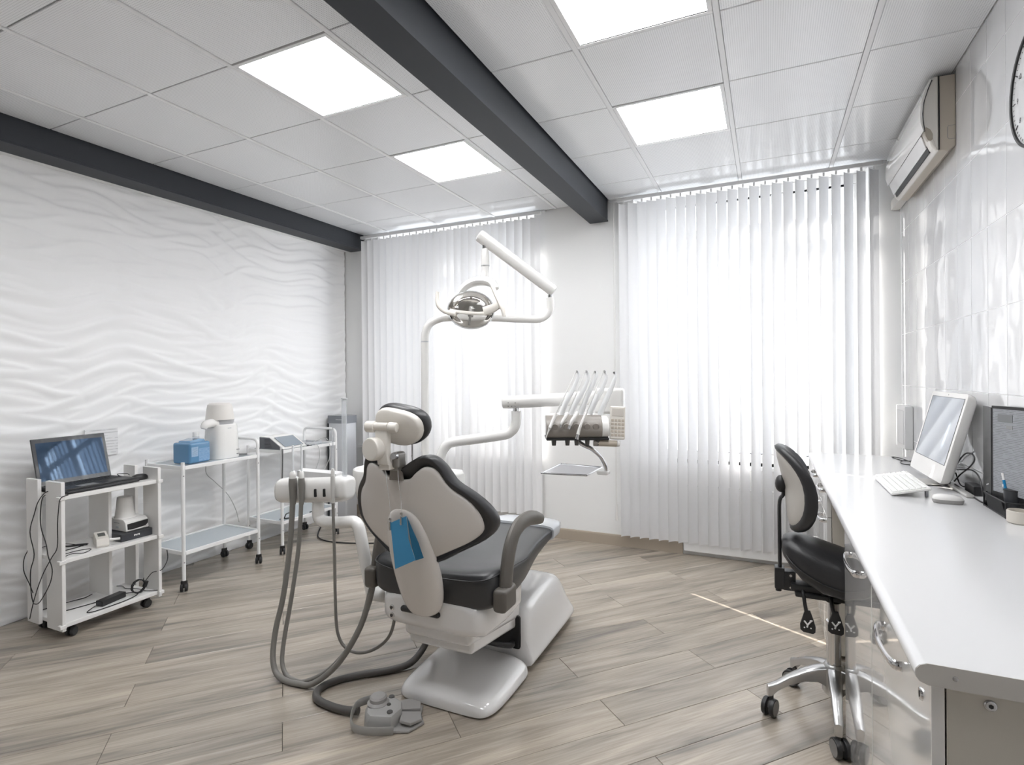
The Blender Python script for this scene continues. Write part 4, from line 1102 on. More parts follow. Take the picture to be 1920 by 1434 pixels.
mb = MB(); mb.prism([(-.085, .0), (.065, .0), (.070, .012), (.058, .050), (-.07, .066), (-.088, .05)], 'Y', -.032, .032, .006, 2); mb.xf(CM); obj('body', mb, mat('ivory_plastic', (.72, .69, .64), .4), ct)
mb = MB(); mb.prism([(-.035, .0635), (.015, .0571), (.015, .0591), (-.035, .0655)], 'Y', -.018, .018); mb.xf(CM); obj('display', mb, LCD, ct)
mb = MB(); mb.cyl((.05, .034, .035), (.062, .085, .035), .009, .007, 14, .002); mb.xf(CM); obj('handpiece_stub', mb, WHITE_PLASTIC, ct)

def cable(pts, label, r=.0026, n=6, name='cable', m=CABLE, group=None):
    mb = MB(); mb.tube(pts, r, n, 5)
    o = obj(name, mb, m)
    return tag(o, label, 'cable', group)
cable([(-3.685, 1.735, .815), (-3.684, 1.69, .825), (-3.754, 1.685, .767), (-3.795, 1.685, .697), (-3.851, 1.687, .582), (-3.809, 1.687, .46), (-3.842, 1.685, .369), (-3.848, 1.685, .292), (-3.832, 1.683, .218), (-3.806, 1.678, .188)], 'black cable hanging in a long wave at the trolley end, over its rear board')
cable([(-3.72, 1.735, .805), (-3.715, 1.69, .795), (-3.725, 1.682, .715), (-3.718, 1.680, .624), (-3.66, 1.676, .541), (-3.628, 1.671, .476), (-3.6, 1.676, .405), (-3.622, 1.676, .328), (-3.701, 1.676, .232), (-3.745, 1.673, .192), (-3.784, 1.670, .187)], 'black cable crossing the front end board of the trolley and looping back up')
cable([(-3.545, 1.73, .812), (-3.540, 1.69, .80), (-3.545, 1.682, .731), (-3.550, 1.680, .66), (-3.564, 1.684, .532), (-3.623, 1.684, .464), (-3.702, 1.684, .374), (-3.747, 1.678, .292), (-3.779, 1.668, .198), (-3.821, 1.668, .095)], 'black cable running from the laptop corner down across the trolley end boards')
cable([(-3.90, 1.70, .47), (-3.918, 1.69, .43), (-3.915, 1.682, .39), (-3.897, 1.678, .344), (-3.835, 1.676, .285), (-3.792, 1.672, .245)], 'short black cable bulging out left of the trolley end')
# cables on the bottom shelf and the power brick
ad = thing('power_adapter', 'long black power brick lying on the bottom shelf of the white trolley', 'power adapter', (-3.80, 2.06, .094))
AM = Matrix.Translation((-3.655, 2.005, .0945)) @ Matrix.Rotation(math.radians(12), 4, 'Z')
mb = MB(); mb.box(-.026, .026, -.078, .078, 0, .034, .004); mb.xf(AM); obj('brick', mb, BLACK_PLASTIC, ad)
mb = MB(); mb.box(-.018, .018, -.0795, -.075, .008, .029, .002); mb.xf(AM); obj('socket', mb, DARK_BOX, ad)
mb = MB(); mb.tube([(-3.639, 1.928, .110), (-3.632, 1.89, .104), (-3.61, 1.85, .0975), (-3.585, 1.87, .0975), (-3.578, 1.95, .0975), (-3.582, 2.05, .0975), (-3.61, 2.13, .0975), (-3.66, 2.15, .0975), (-3.677, 2.105, .105), (-3.672, 2.081, .110)], .003, 6, 5); obj('mains_cable', mb, CABLE, ad)
cable([(-3.895, 1.74, .0972), (-3.887, 1.86, .0972), (-3.876, 1.917, .0972), (-3.862, 1.965, .0972), (-3.885, 2.02, .0972)], 'black cable along the back of the bottom shelf, behind the power brick', .0028)
cable([(-3.78, 1.74, .0972), (-3.754, 1.808, .0972), (-3.735, 1.88, .0972), (-3.72, 1.96, .0972), (-3.71, 2.06, .0972), (-3.70, 2.10, .0972)], 'black cable along the front of the bottom shelf, before the power brick', .0028)
cable([(-3.885, 2.165, .0972), (-3.847, 2.18, .0972), (-3.788, 2.165, .0972), (-3.718, 2.192, .0972), (-3.622, 2.195, .0972), (-3.575, 2.222, .0972), (-3.555, 2.24, .0975)], 'thin black cable trailing over the front edge at the far end of the bottom shelf', .002)
t = thing('coiled_cable', 'coiled black cable bundle on the bottom shelf by the far end boards', 'cable', (-3.62, 2.165, .094))
mb = MB()
ring = [(-3.628 + .010 * math.sin(a * 3.3), 2.150 + .040 * math.cos(a), .141 + .040 * math.sin(a)) for a in [2 * PI * q / 14 for q in range(14 * 4)]]
mb.tube(ring, .0032, 6, 2); obj('coil', mb, CABLE, t)
mb = MB(); mb.cyl((-3.628, 2.186, .125), (-3.624, 2.198, .160), .013, None, 12, .002); obj('coil_tie', mb, BLACK_PLASTIC, t)
mb = MB(); mb.tube([(-3.625, 2.19, .16), (-3.62, 2.21, .185), (-3.60, 2.224, .21), (-3.545, 2.24, .225), (-3.538, 2.262, .25), (-3.545, 2.285, .29), (-3.56, 2.29, .34)], .0026, 6, 5); obj('cable_tail', mb, CABLE, t)
# tangle on the middle shelf
cable([(-3.88, 1.74, .470), (-3.84, 1.80, .480), (-3.80, 1.86, .470), (-3.74, 1.90, .4555)], 'black cable slanting across the left half of the middle shelf, at the back', .0022)
cable([(-3.73, 1.735, .4555), (-3.739, 1.802, .4555), (-3.738, 1.853, .4555), (-3.752, 1.90, .4555), (-3.735, 1.925, .462)], 'black cable running straight into the off-white device on the middle shelf', .0026)
cable([(-3.66, 1.74, .4555), (-3.666, 1.833, .4555), (-3.628, 1.884, .4555), (-3.585, 1.823, .4555), (-3.631, 1.790, .4555), (-3.612, 1.745, .4555)], 'thin black cable loop near the front edge of the middle shelf', .002)
pg = thing('plug_adapter', 'black plug adapter among cables at the left of the middle shelf', 'plug', (-3.85, 1.80, .452))
mb = MB(); mb.box(-3.875, -3.815, 1.775, 1.825, .4530, .488, .008); obj('plug_body', mb, BLACK_PLASTIC, pg)
mb = MB(); mb.tube([(-3.82, 1.825, .465), (-3.80, 1.85, .460), (-3.775, 1.89, .459), (-3.745, 1.925, .459)], .0065, 8, 4, rads=[.004, .005, .0065, .006]); obj('cable_joint', mb, BLACK_PLASTIC, pg)
# printed sheet taped on the wall behind the laptop
mb = MB(); mb.box(-4.114, -4.1125, 2.105, 2.310, .935, 1.120)
tag(obj('wall_notice', mb, PAPER, smooth=False), 'white printed sheet taped on the relief wall behind the laptop', 'paper')
# socket strip on the wall behind the trolley
sk = thing('wall_socket', 'white wall socket behind the gap between the trolley end boards', 'socket', (-4.10, 1.93, .42))
mb = MB(); mb.box(-4.116, -4.095, 1.90, 1.98, .39, .47, .006); obj('socket_frame', mb, PVC, sk)
mb = MB(); mb.cyl((-4.096, 1.94, .43), (-4.093, 1.94, .43), .024, None, 20); obj('socket_face', mb, GREY_LIGHT, sk)

# ================================================================== two white tube carts
def cart(y0, y1, label, place):
    x0, x1 = -4.015, -3.625
    t = thing('equipment_cart', label, 'cart', ((x0 + x1) / 2, (y0 + y1) / 2, 0), 'white tube carts along the relief wall')
    r = .0125
    for x, y, zt in ((x1, y0, .882), (x0, y0, .882), (x1, y1, .90), (x0, y1, .90)):
        mb = MB(); mb.cyl((x, y, .075), (x, y, zt), r, None, 14, .002); p = obj('leg', mb, WHITE_METAL, t)
        for z in (.79, .20):
            mb = MB(); mb.cyl((x + .0115, y - .004, z), (x + .0145, y - .004, z), .0042, None, 8); obj('screw', mb, GREY_INK, p)
    mb = MB(); mb.tube([(x1, y1, .895), (x1, y1, .935), (x1 - .012, y1, .962), (x1 - .05, y1, .976), ((x0 + x1) / 2, y1, .978), (x0 + .05, y1, .976), (x0 + .012, y1, .962), (x0, y1, .935), (x0, y1, .895)], r * .92, 12, 4); obj('arch_handle', mb, WHITE_METAL, t)
    for z in (.842, .258):
        for a, b in (((x1, y0), (x1, y1)), ((x0, y0), (x0, y1)), ((x0, y0), (x1, y0)), ((x0, y1), (x1, y1))):
            mb = MB()
            if a[0] == b[0]: mb.box(a[0] - .008, a[0] + .008, a[1] + .011, b[1] - .011, z - .012, z + .014, .003)
            else: mb.box(a[0] + .011, b[0] - .011, a[1] - .008, a[1] + .008, z - .012, z + .014, .003)
            obj('shelf_rail', mb, WHITE_METAL, t)
        mb = MB(); mb.box(x0 + .009, x1 - .009, y0 + .009, y1 - .009, z, z + .006); obj('glass_shelf', mb, SHELF_GLASS, t, smooth=False)
    for x, y, rz in ((x1, y0, .8), (x0, y0, .2), (x1, y1, .7), (x0, y1, 1.5)):
        castor(x, y, t, .085, .027, rz)
    return t
cart(2.447, 3.055, 'white tube cart with glass shelves carrying the blue jug and distiller', 0)
cart(3.288, 3.912, 'white tube cart with glass shelves carrying the touchscreen device, behind the assistant holder', 1)
CZ = .8485
# blue jug
jg = thing('liquid_jug', 'square blue liquid jug with pale label on the nearer tube cart', 'jug', (-3.80, 2.60, CZ))
JM = Matrix.Translation((-3.79, 2.610, CZ)) @ Matrix.Rotation(math.radians(8), 4, 'Z')
mb = MB(); mb.box(-.075, .085, -.075, .105, .0005, .150, .016, 3); mb.prism([(-.06, .14), (.09, .14), (.075, .165), (.03, .172), (-.045, .160)], 'X', -.05, .06, .008); mb.xf(JM); obj('jug_body', mb, BLUE_JUG, jg)
mb = MB(); mb.cyl((0, .055, .16), (0, .055, .185), .022, None, 18, .002); mb.xf(JM); obj('neck', mb, CLEAR, jg)
mb = MB(); mb.cyl((0, .055, .178), (0, .055, .215), .020, None, 18, .003); mb.xf(JM); obj('cap', mb, WHITE_PLASTIC, jg)
mb = MB(); mb.box(.0845, .0862, -.062, -.006, .050, .118, .0); mb.xf(JM); lb = obj('label', mb, BLUE_LABEL, jg, smooth=False)
mb = MB(); mb.box(.0858, .0868, -.053, -.015, .060, .108, .0); mb.xf(JM); obj('label_print', mb, print_material('label_print', (.42, .53, .66), (.12, .24, .40), (1, 20, 60), .3), lb, smooth=False)
mb = MB(); mb.box(.0845, .0858, 0.0, .095, .012, .105, .0); mb.xf(JM); obj('label', mb, print_material('blue_text_label', (.13, .28, .48), (.32, .45, .62), (1, 14, 70), .35), jg, smooth=False)
# distiller
ds = thing('water_distiller', 'tall white water distiller with domed top and side spout on the nearer tube cart', 'distiller', (-3.80, 2.88, CZ))
DX, DY = -3.80, 2.875
mb = MB(); mb.loft([[(DX + k * .100 * math.copysign(abs(math.cos(a)) ** .6, math.cos(a)), DY + k * .108 * math.copysign(abs(math.sin(a)) ** .6, math.sin(a)), z) for a in [2 * PI * q / 36 for q in range(36)]] for k, z in ((.98, CZ + .0005), (1, CZ + .01), (.97, CZ + .10), (.93, CZ + .20), (.90, CZ + .245), (.84, CZ + .258))]); obj('tank', mb, WHITE_PLASTIC, ds, angle=50)
mb = MB(); mb.lathe((DX, DY, CZ + .255), [(.078, 0), (.086, .012), (.090, .036), (.092, .040)], 32); obj('vent_ring', mb, GREY_LIGHT, ds)
mb = MB(); mb.lathe((DX, DY - .012, CZ + .293), [(.100, 0), (.098, .01), (.090, .08), (.084, .112), (.07, .124), (.002, .128)], 36); obj('dome_cap', mb, mat('ivory_dome', (.76, .735, .70), .35), ds)
mb = MB(); mb.tube([(DX + .02, DY - .02, CZ + .268), (DX + .03, DY - .09, CZ + .272), (DX + .03, DY - .15, CZ + .262), (DX + .03, DY - .168, CZ + .235)], .03, 14, 4, rads=[.030, .034, .032, .020]); obj('spout', mb, WHITE_PLASTIC, ds)
for z, w_ in ((.055, .024), (.022, .024)):
    mb = MB(); mb.box(DX + .094, DX + .0985, DY + .055, DY + .055 + w_, CZ + z, CZ + z + .008, .001); obj('switch', mb, GREY_INK, ds)
mb = MB(); mb.box(DX + .088, DX + .092, DY - .015, DY + .015, CZ + .226, CZ + .231, .001); obj('badge', mb, GREY_LIGHT, ds)
cable([(-3.93, 2.90, CZ + .02), (-4.0, 2.90, .80), (-4.055, 2.93, .70), (-4.05, 3.0, .62), (-4.03, 3.10, .50), (-4.04, 3.18, .36), (-4.05, 3.22, .24)], 'pale grey cable running down behind the nearer tube cart to the wall corner side', .0032, m=mat('pale_grey_cable', (.55, .55, .55), .5))
# plug end lying on the nearer cart
mb = MB(); mb.tube([(-3.70, 3.02, CZ + .012), (-3.74, 2.995, CZ + .010), (-3.80, 2.995, CZ + .012)], .008, 8, 3, rads=[.008, .009, .004]); tag(obj('cable_plug', mb, mat('grey_plug', (.25, .25, .25), .5)), 'grey plug end lying on the nearer cart beside its arch handle', 'plug')

# touchscreen device on the far cart
td = thing('touchscreen_device', 'wedge shaped device with tilted touchscreen on the farther tube cart', 'device', (-3.80, 3.45, CZ))
TM = Matrix.Translation((-3.795, 3.455, CZ)) @ Matrix.Rotation(math.radians(3), 4, 'Z')
mb = MB(); mb.prism([(-.12, .001), (.135, .001), (.145, .012), (-.005, .105), (-.12, .110)], 'Y', -.135, .135, .006, 2); mb.xf(TM); bd = obj('case', mb, WHITE_PLASTIC, td)
mb = MB(); mb.prism([(-.118, .006), (.128, .006), (.130, .014), (-.008, .100), (-.118, .104)], 'Y', -.1385, -.134, .001); mb.xf(TM); sd = obj('side_panel', mb, mat('slate_side_panel', (.13, .135, .15), .4), td)
for i in range(7):
    mb = MB(); z = .020 + i * .011; mb.box(-.06, .02 - .004 * i, -.1400, -.1384, z, z + .004); mb.xf(TM); obj('vent_slot', mb, DARK_BOX, sd)
SM = TM @ Matrix.Translation((.068, 0, .0585)) @ Matrix.Rotation(math.radians(31.8), 4, 'Y')
mb = MB(); mb.box(-.070, .070, -.105, .105, .006, .0090, .001); mb.xf(SM); obj('touchscreen', mb, DEVICE_SCREEN, td)
mb = MB(); mb.box(.15, .20, .06, .10, .001, .012, .003); mb.xf(TM @ Matrix.Translation((-.05, .09, 0))); obj('front_foot', mb, DARK_BOX, td)
cable([(-3.66, 3.33, CZ + .012), (-3.63, 3.30, CZ + .016), (-3.600, 3.275, CZ), (-3.598, 3.27, .70), (-3.602, 3.268, .55), (-3.61, 3.262, .46)], 'dark cable hanging off the front corner of the farther tube cart', .006, m=mat('dark_grey_cable', (.12, .12, .12), .5))
cable([(-3.66, 3.62, CZ + .012), (-3.64, 3.66, CZ + .018), (-3.595, 3.67, CZ - .01), (-3.59, 3.67, .74), (-3.60, 3.62, .62), (-3.60, 3.56, .52), (-3.60, 3.54, .46)], 'thin pale cable hanging before the farther tube cart, nearer the device', .0028, m=mat('pale_grey_cable', (.55, .55, .55), .5))
cable([(-3.70, 3.66, CZ + .012), (-3.64, 3.78, CZ + .06), (-3.598, 3.80, CZ + .01), (-3.59, 3.80, .74), (-3.60, 3.72, .60), (-3.60, 3.66, .48)], 'thin pale cable looping over the rail near the arch handle of the farther cart', .0028, m=mat('pale_grey_cable', (.55, .55, .55), .5))
tr = thing('instrument_tray', 'small pale instrument tray lying on the farther tube cart beside the device', 'tray', (-3.82, 3.74, CZ))
mb = MB(); mb.box(-3.92, -3.72, 3.64, 3.84, CZ + .001, CZ + .005, .001); obj('tray_floor', mb, GREY_LIGHT, tr)
for a, b, c, d in ((-3.92, -3.915, 3.64, 3.84), (-3.725, -3.72, 3.64, 3.84), (-3.92, -3.72, 3.64, 3.645), (-3.92, -3.72, 3.835, 3.84)):
    mb = MB(); mb.box(a, b, c, d, CZ + .004, CZ + .022, .001); obj('tray_edge', mb, GREY_LIGHT, tr)
# cables on the lower shelf and on the floor
cable([(-3.70, 3.33, .273), (-3.66, 3.305, .285), (-3.615, 3.30, .30), (-3.605, 3.31, .33), (-3.61, 3.36, .33), (-3.63, 3.42, .30), (-3.66, 3.40, .273), (-3.72, 3.36, .2695)], 'black cable loop over the front edge of the lower shelf on the farther cart', .0045)
cable([(-3.66, 3.62, .2695), (-3.60, 3.66, .28), (-3.59, 3.72, .22), (-3.60, 3.78, .15)], 'short black cable dropping off the lower shelf of the farther cart', .0045)
cable([(-3.95, 4.05, .008), (-3.80, 3.86, .008), (-3.70, 3.76, .008), (-3.55, 3.70, .008), (-3.35, 3.72, .008), (-3.10, 3.82, .008), (-2.88, 3.95, .008), (-2.75, 4.10, .008)], 'black cable lying on the floor below the farther cart, toward the chair', .006)
cable([(-2.20, 2.75, .72), (-2.28, 2.95, .55), (-2.42, 3.2, .30), (-2.55, 3.45, .10), (-2.60, 3.55, .02), (-2.75, 3.75, .008), (-2.95, 3.98, .008)], 'black cable coming down from the spittoon bowl to the floor', .006)

# corner recirculator
rc = thing('air_purifier', 'tall silver air purifier with grey top band standing in the far left corner', 'air purifier', (-3.97, 4.38, 0))
mb = MB(); mb.loft([rr(z, -4.085, -3.855, 4.30, 4.47, .02, 5) for z in (.012, .985)]); obj('silver_body', mb, mat('brushed_silver_case', (.62, .63, .655), .3, .35), rc, angle=50)
mb = MB(); mb.loft([rr(z, -4.092, -3.848, 4.293, 4.475, .022, 5) for z in (.985, 1.062)]); tb = obj('top_band', mb, mat('slate_band', (.20, .21, .235), .3), rc, angle=50)
mb = MB(); mb.box(-4.096, -4.086, 4.30, 4.47, .02, .98, .003); obj('dark_edge', mb, DARK_BOX, rc)
mb = MB(); mb.box(-3.975, -3.885, 4.2918, 4.2932, 1.020, 1.026); obj('band_print', mb, GREY_LIGHT, tb, smooth=False)
mb = MB(); mb.box(-4.10, -3.84, 4.285, 4.48, 0, .014, .003); obj('foot_plate', mb, DARK_BOX, rc)
lg = thing('wall_ledge', 'small pale ledge on the window wall beside the air purifier', 'ledge', (-3.80, 4.58, .66))
mb = MB(); mb.box(-3.845, -3.70, 4.585, YB - .001, .652, .664, .003); obj('ledge_board', mb, GREY_LIGHT, lg)

# ================================================================== long desk on the right
DZ = 0.925
wt = thing('worktop', 'long white worktop with rounded front edge along the tiled wall', 'worktop', (.55, 2.7, .885))
prof = [(.262, .8855), (.250, .890), (.2445, .898), (.243, .905), (.2445, .913), (.250, .920), (.262, .925), (.8455, .925), (.8455, .8855)]
mb = MB(); mb.prism(prof, 'Y', 1.2305, 4.165); obj('top_board', mb, WORKTOP, wt, angle=50)
mb = MB(); mb.prism([(x + (.0008 if x < .5 else 0), z) for x, z in prof], 'Y', 1.229, 1.2303); ew = obj('end_edge', mb, WORKTOP_END, wt, angle=50)
mb = MB(); mb.cyl((.303, 1.2295, .906), (.303, 1.2268, .906), .0045, None, 12, .001); obj('screw', mb, STEEL, ew)
for k in (2.7, 3.05):
    mb = MB(); mb.box(.80, .84, k - .02, k + .02, .862, .8852, .003); obj('wall_bracket', mb, STEEL, wt)

def handle(parent, y, z, ln, x=.271):
    mb = MB(); h = ln / 2
    mb.tube([(x + .002, y - h, z), (x - .014, y - h + .004, z), (x - .023, y - h * .62, z), (x - .028, y, z), (x - .023, y + h * .62, z), (x - .014, y + h - .004, z), (x + .002, y + h, z)], 1, 12, 4, rads=[1.15, 1.1, .85, .95, .85, 1.1, 1.15], flat=((0, 0, 1), .0105, .0062))
    return obj('handle', mb, CHROME, parent)

def cabinet(y0, y1, label, fronts, group='white gloss cabinets below the worktop'):
    t = thing('cabinet', label, 'cabinet', (.55, (y0 + y1) / 2, 0), group)
    mb = MB(); mb.box(.2945, .84, y0 + .001, y1 - .001, .02, .8850, .001, 1); obj('carcass', mb, CARCASS, t)
    for x in (.34, .78):
        for y in (y0 + .06, y1 - .06):
            mb = MB(); mb.cyl((x, y, 0), (x, y, .021), .018, None, 12); obj('foot', mb, BLACK_PLASTIC, t)
    for nm, z0, z1, hz in fronts:
        mb = MB(); mb.box(.271, .292, y0 + .002, y1 - .002, z0, z1, .0018, 2); d = obj(nm, mb, GLOSS_DOOR, t)
        handle(d, (y0 + y1) / 2 + (.03 if nm == 'door' else 0), hz, .22 if nm == 'door' else .16)
    return t
c1 = cabinet(1.245, 1.890, 'white gloss door cabinet at the near end of the worktop, with keyhole lock', [('door', .022, .881, .795)])
mb = MB(); mb.lathe((.271, 1.315, .826), [(.001, -.004), (.011, -.004), (.0125, -.001), (.013, .0005)], 20, 'X'); lk = obj('lock', mb, CHROME, c1)
mb = MB(); mb.box(.266, .268, 1.3140, 1.3160, .820, .832); obj('keyhole', mb, BLACK_PLASTIC, lk)
mb = MB(); mb.cyl((.357, 1.2462, .862), (.357, 1.2415, .862), .011, .009, 18, .002); cf = obj('connector', mb, STEEL, c1)
mb = MB(); mb.cyl((.357, 1.2416, .862), (.357, 1.2408, .862), .004, None, 6); obj('hex_hole', mb, BLACK_PLASTIC, cf)
cabinet(1.894, 2.515, 'white gloss door cabinet between the near end cabinet and the stool', [('door', .022, .881, .790)])
cabinet(3.220, 3.690, 'white gloss drawer cabinet on the far side of the stool', [('drawer', .022, .45, .40), ('drawer', .453, .715, .665), ('drawer', .718, .881, .825)])
cabinet(3.694, 4.150, 'white gloss drawer cabinet at the far end of the worktop, nearest the blind', [('drawer', .022, .45, .40), ('drawer', .453, .715, .665), ('drawer', .718, .881, .825)])
mb = MB(); mb.box(.815, .838, 2.5155, 3.2195, .10, .8850, .001, 1)
tag(obj('modesty_panel', mb, CARCASS), 'beige back panel in the knee space behind the stool', 'panel')

# ---- all-in-one computer
pc = thing('desktop_computer', 'white all-in-one computer with tilted glossy screen on the worktop', 'computer', (.74, 3.25, DZ))
PM = frame((.684, 3.252, .962), (0.02, -1, 0), (.103, 0, .398))   # x along the wall toward the viewer, y up the screen, z toward the sitter
if (PM.to_3x3() @ Vector((0, 0, 1))).x > 0:
    PM = frame((.684, 3.252, .962), (-0.02, 1, 0), (.103, 0, .398))
SX = 1 if (PM.to_3x3() @ Vector((1, 0, 0))).y < 0 else -1
mb = MB()
def slab(z, k, g_=.018):
    ring = []
    w_, h0, h1 = .262 * k, .205 - .205 * k, .205 + .205 * k
    for cx, cy, a0 in ((w_ - g_, h1 - g_, 0), (-w_ + g_, h1 - g_, PI / 2), (-w_ + g_, h0 + g_, PI), (w_ - g_, h0 + g_, 1.5 * PI)):
        for q in range(5):
            a = a0 + q / 4 * PI / 2
            ring.append((cx + g_ * math.cos(a), cy + g_ * math.sin(a), z))
    return ring
mb.loft([slab(-.050, .80), slab(-.044, .90), slab(-.030, .97), slab(-.012, .995), slab(-.002, 1.0), slab(.0, .996)]); mb.xf(PM); cs_ = obj('housing', mb, mat('pearl_white_housing', (.80, .785, .76), .25, coat=.3), pc, angle=50)
mb = MB(); mb.box(-.233, .233, .082, .385, -.004, .0006, .0); mb.xf(PM); obj('screen', mb, PC_SCREEN, pc, smooth=False)
for a, b, c, d in ((-.237, -.233, .080, .387), (.233, .237, .080, .387), (-.233, .233, .385, .387), (-.233, .233, .080, .082)):
    mb = MB(); mb.box(a, b, c, d, -.004, .0010); mb.xf(PM); obj('screen_edge', mb, BLACK_PLASTIC, pc, smooth=False)
mb = MB(); mb.cyl((0, .398, -.002), (0, .398, .0012), .003, None, 10); mb.xf(PM); obj('camera_dot', mb, GREY_INK, pc)
mb = MB(); mb.tube([(.715, 3.23, 1.06), (.735, 3.23, 1.00), (.745, 3.23, .95), (.735, 3.23, .934), (.69, 3.23, .930), (.645, 3.23, .930)], 1, 10, 4, flat=((0, 1, 0), .085, .006)); obj('stand', mb, mat('silver_stand', (.62, .61, .59), .3, .4), pc)
mb = MB(); mb.box(.755, .785, 2.90, 3.50, DZ + .0005, DZ + .014, .005); obj('foot_bar', mb, mat('silver_stand', (.62, .61, .59), .3, .4), pc)
mb = MB(); mb.cyl((.76, 3.16, DZ + .012), (.715, 3.16, .985), .012, None, 12); obj('hinge_strut', mb, STEEL, pc)
for y in (3.12, 3.09, 3.06):
    mb = MB(); mb.box(.700, .716, y - .009, y + .009, .954, .966, .002); obj('port', mb, BLACK_PLASTIC, pc)

kb = thing('keyboard', 'white keyboard with raised back edge in front of the computer', 'keyboard', (.55, 3.05, DZ))
KB = Matrix.Translation((.481, 3.048, DZ + .002)) @ Matrix.Rotation(math.radians(-13.5), 4, 'Y')
mb = MB(); mb.box(0, .145, -.222, .222, 0, .011, .004); mb.xf(KB); obj('base', mb, WHITE_PLASTIC, kb)
for i, (xs_, dep) in enumerate(((.009, .019), (.031, .019), (.053, .019), (.075, .019), (.097, .019), (.119, .013))):
    n = 18
    j = 0
    while j < n:
        wk = 1
        if i == 0 and j == 4: wk = 6
        if i in (1, 2, 3) and j == 0: wk = 2
        y0 = .212 - j * .02356; y1 = y0 - wk * .02356
        mb = MB(); mb.box(xs_, xs_ + dep, y1 + .0014, y0 - .0014, .0105, .0150, .0015, 1); mb.xf(KB); obj('key', mb, mat('white_key', (.84, .84, .83), .35), kb, smooth=False)
        j += wk
for y in (2.87, 3.23):
    mb = MB(); mb.box(.608, .618, y - .012, y + .012, DZ + .0005, DZ + .033, .002); obj('rear_foot', mb, GREY_LIGHT, kb)

mo = thing('desk_mouse', 'white mouse with grey underside on the worktop before the computer', 'mouse', (.66, 2.76, DZ))
def mouse_ring(z, k, fx=0):
    return [(.660 + fx + .053 * k * math.copysign(abs(math.cos(a)) ** .8, math.cos(a)), 2.762 + .030 * k * math.copysign(abs(math.sin(a)) ** .8, math.sin(a)), DZ + z) for a in [2 * PI * q / 24 for q in range(24)]]
mb = MB(); mb.loft([mouse_ring(.0005, .90), mouse_ring(.006, .97), mouse_ring(.016, 1.0)]); obj('mouse_base', mb, mat('grey_mouse_base', (.36, .35, .34), .4), mo, angle=60)
mb = MB(); mb.loft([mouse_ring(.016, 1.0), mouse_ring(.024, .95, -.002), mouse_ring(.031, .78, -.005), mouse_ring(.035, .48, -.007), mouse_ring(.036, .06, -.008)]); obj('mouse_shell', mb, WHITE_PLASTIC, mo, angle=60)

# ---- things along the wall on the worktop
fo = thing('document_holder', 'black document holder with a printed page, standing against the tiles', 'folder', (.80, 2.72, DZ))
def wall_plate(a, b, z0, z1, th):
    d = Vector((b[0] - a[0], b[1] - a[1], 0)).normalized(); nrm = Vector((-d.y, d.x, 0)) * th
    mb = MB(); p = [(a[0], a[1]), (b[0], b[1]), (b[0] + nrm.x, b[1] + nrm.y), (a[0] + nrm.x, a[1] + nrm.y)]
    mb.prism(p, 'Z', z0, z1, .001, 1); return mb
obj('side_panel', wall_plate((.800, 2.855), (.782, 2.705), DZ + .001, 1.318, .005), BLACK_PLASTIC, fo)
obj('back_panel', wall_plate((.784, 2.703), (.842, 2.530), DZ + .001, 1.326, .005), BLACK_PLASTIC, fo)
mb = MB(); mb.prism([(.800, 2.852), (.784, 2.705), (.840, 2.535), (.842, 2.852)], 'Z', DZ + .001, DZ + .006); obj('base_panel', mb, BLACK_PLASTIC, fo)
pg_ = MB()
d = Vector((.842 - .784, 2.530 - 2.703, 0)); L_ = d.length; d.normalize(); nn_ = Vector((d.y, -d.x, 0))
if nn_.x > 0: nn_ = -nn_
rows_ = []
for q in range(9):
    t_ = q / 8
    off = .002 + .010 * max(0, t_ - .55) ** 1.2
    rows_.append([(.784 + d.x * L_ * (.06 + .88 * t_) + nn_.x * off, 2.703 + d.y * L_ * (.06 + .88 * t_) + nn_.y * off, z) for z in (1.00, 1.315)])
pg_.loft([[r[0] for r in rows_] + [Vector(r[0]) + nn_ * .0012 for r in rows_[::-1]], [r[1] for r in rows_] + [Vector(r[1]) + nn_ * .0012 for r in rows_[::-1]]])
pgo = obj('printed_page', pg_, BINDER_PAGE, fo, angle=50)
for (t0, t1, z0, z1) in ((.16, .90, 1.268, 1.296), (.42, .66, 1.243, 1.256)):
    a = Vector((.784, 2.703, 0)) + d * L_ * (.06 + .88 * t0) + nn_ * .0042; b = Vector((.784, 2.703, 0)) + d * L_ * (.06 + .88 * min(t1, .6)) + nn_ * .0042
    mb = MB(); mb.prism([(a.x, a.y), (b.x, b.y), (b.x + nn_.x * .0006, b.y + nn_.y * .0006), (a.x + nn_.x * .0006, a.y + nn_.y * .0006)], 'Z', z0, z1)
    obj('page_heading', mb, GREY_INK if t0 > .3 else mat('grey_heading_block', (.20, .205, .21), .5), pgo, smooth=False)

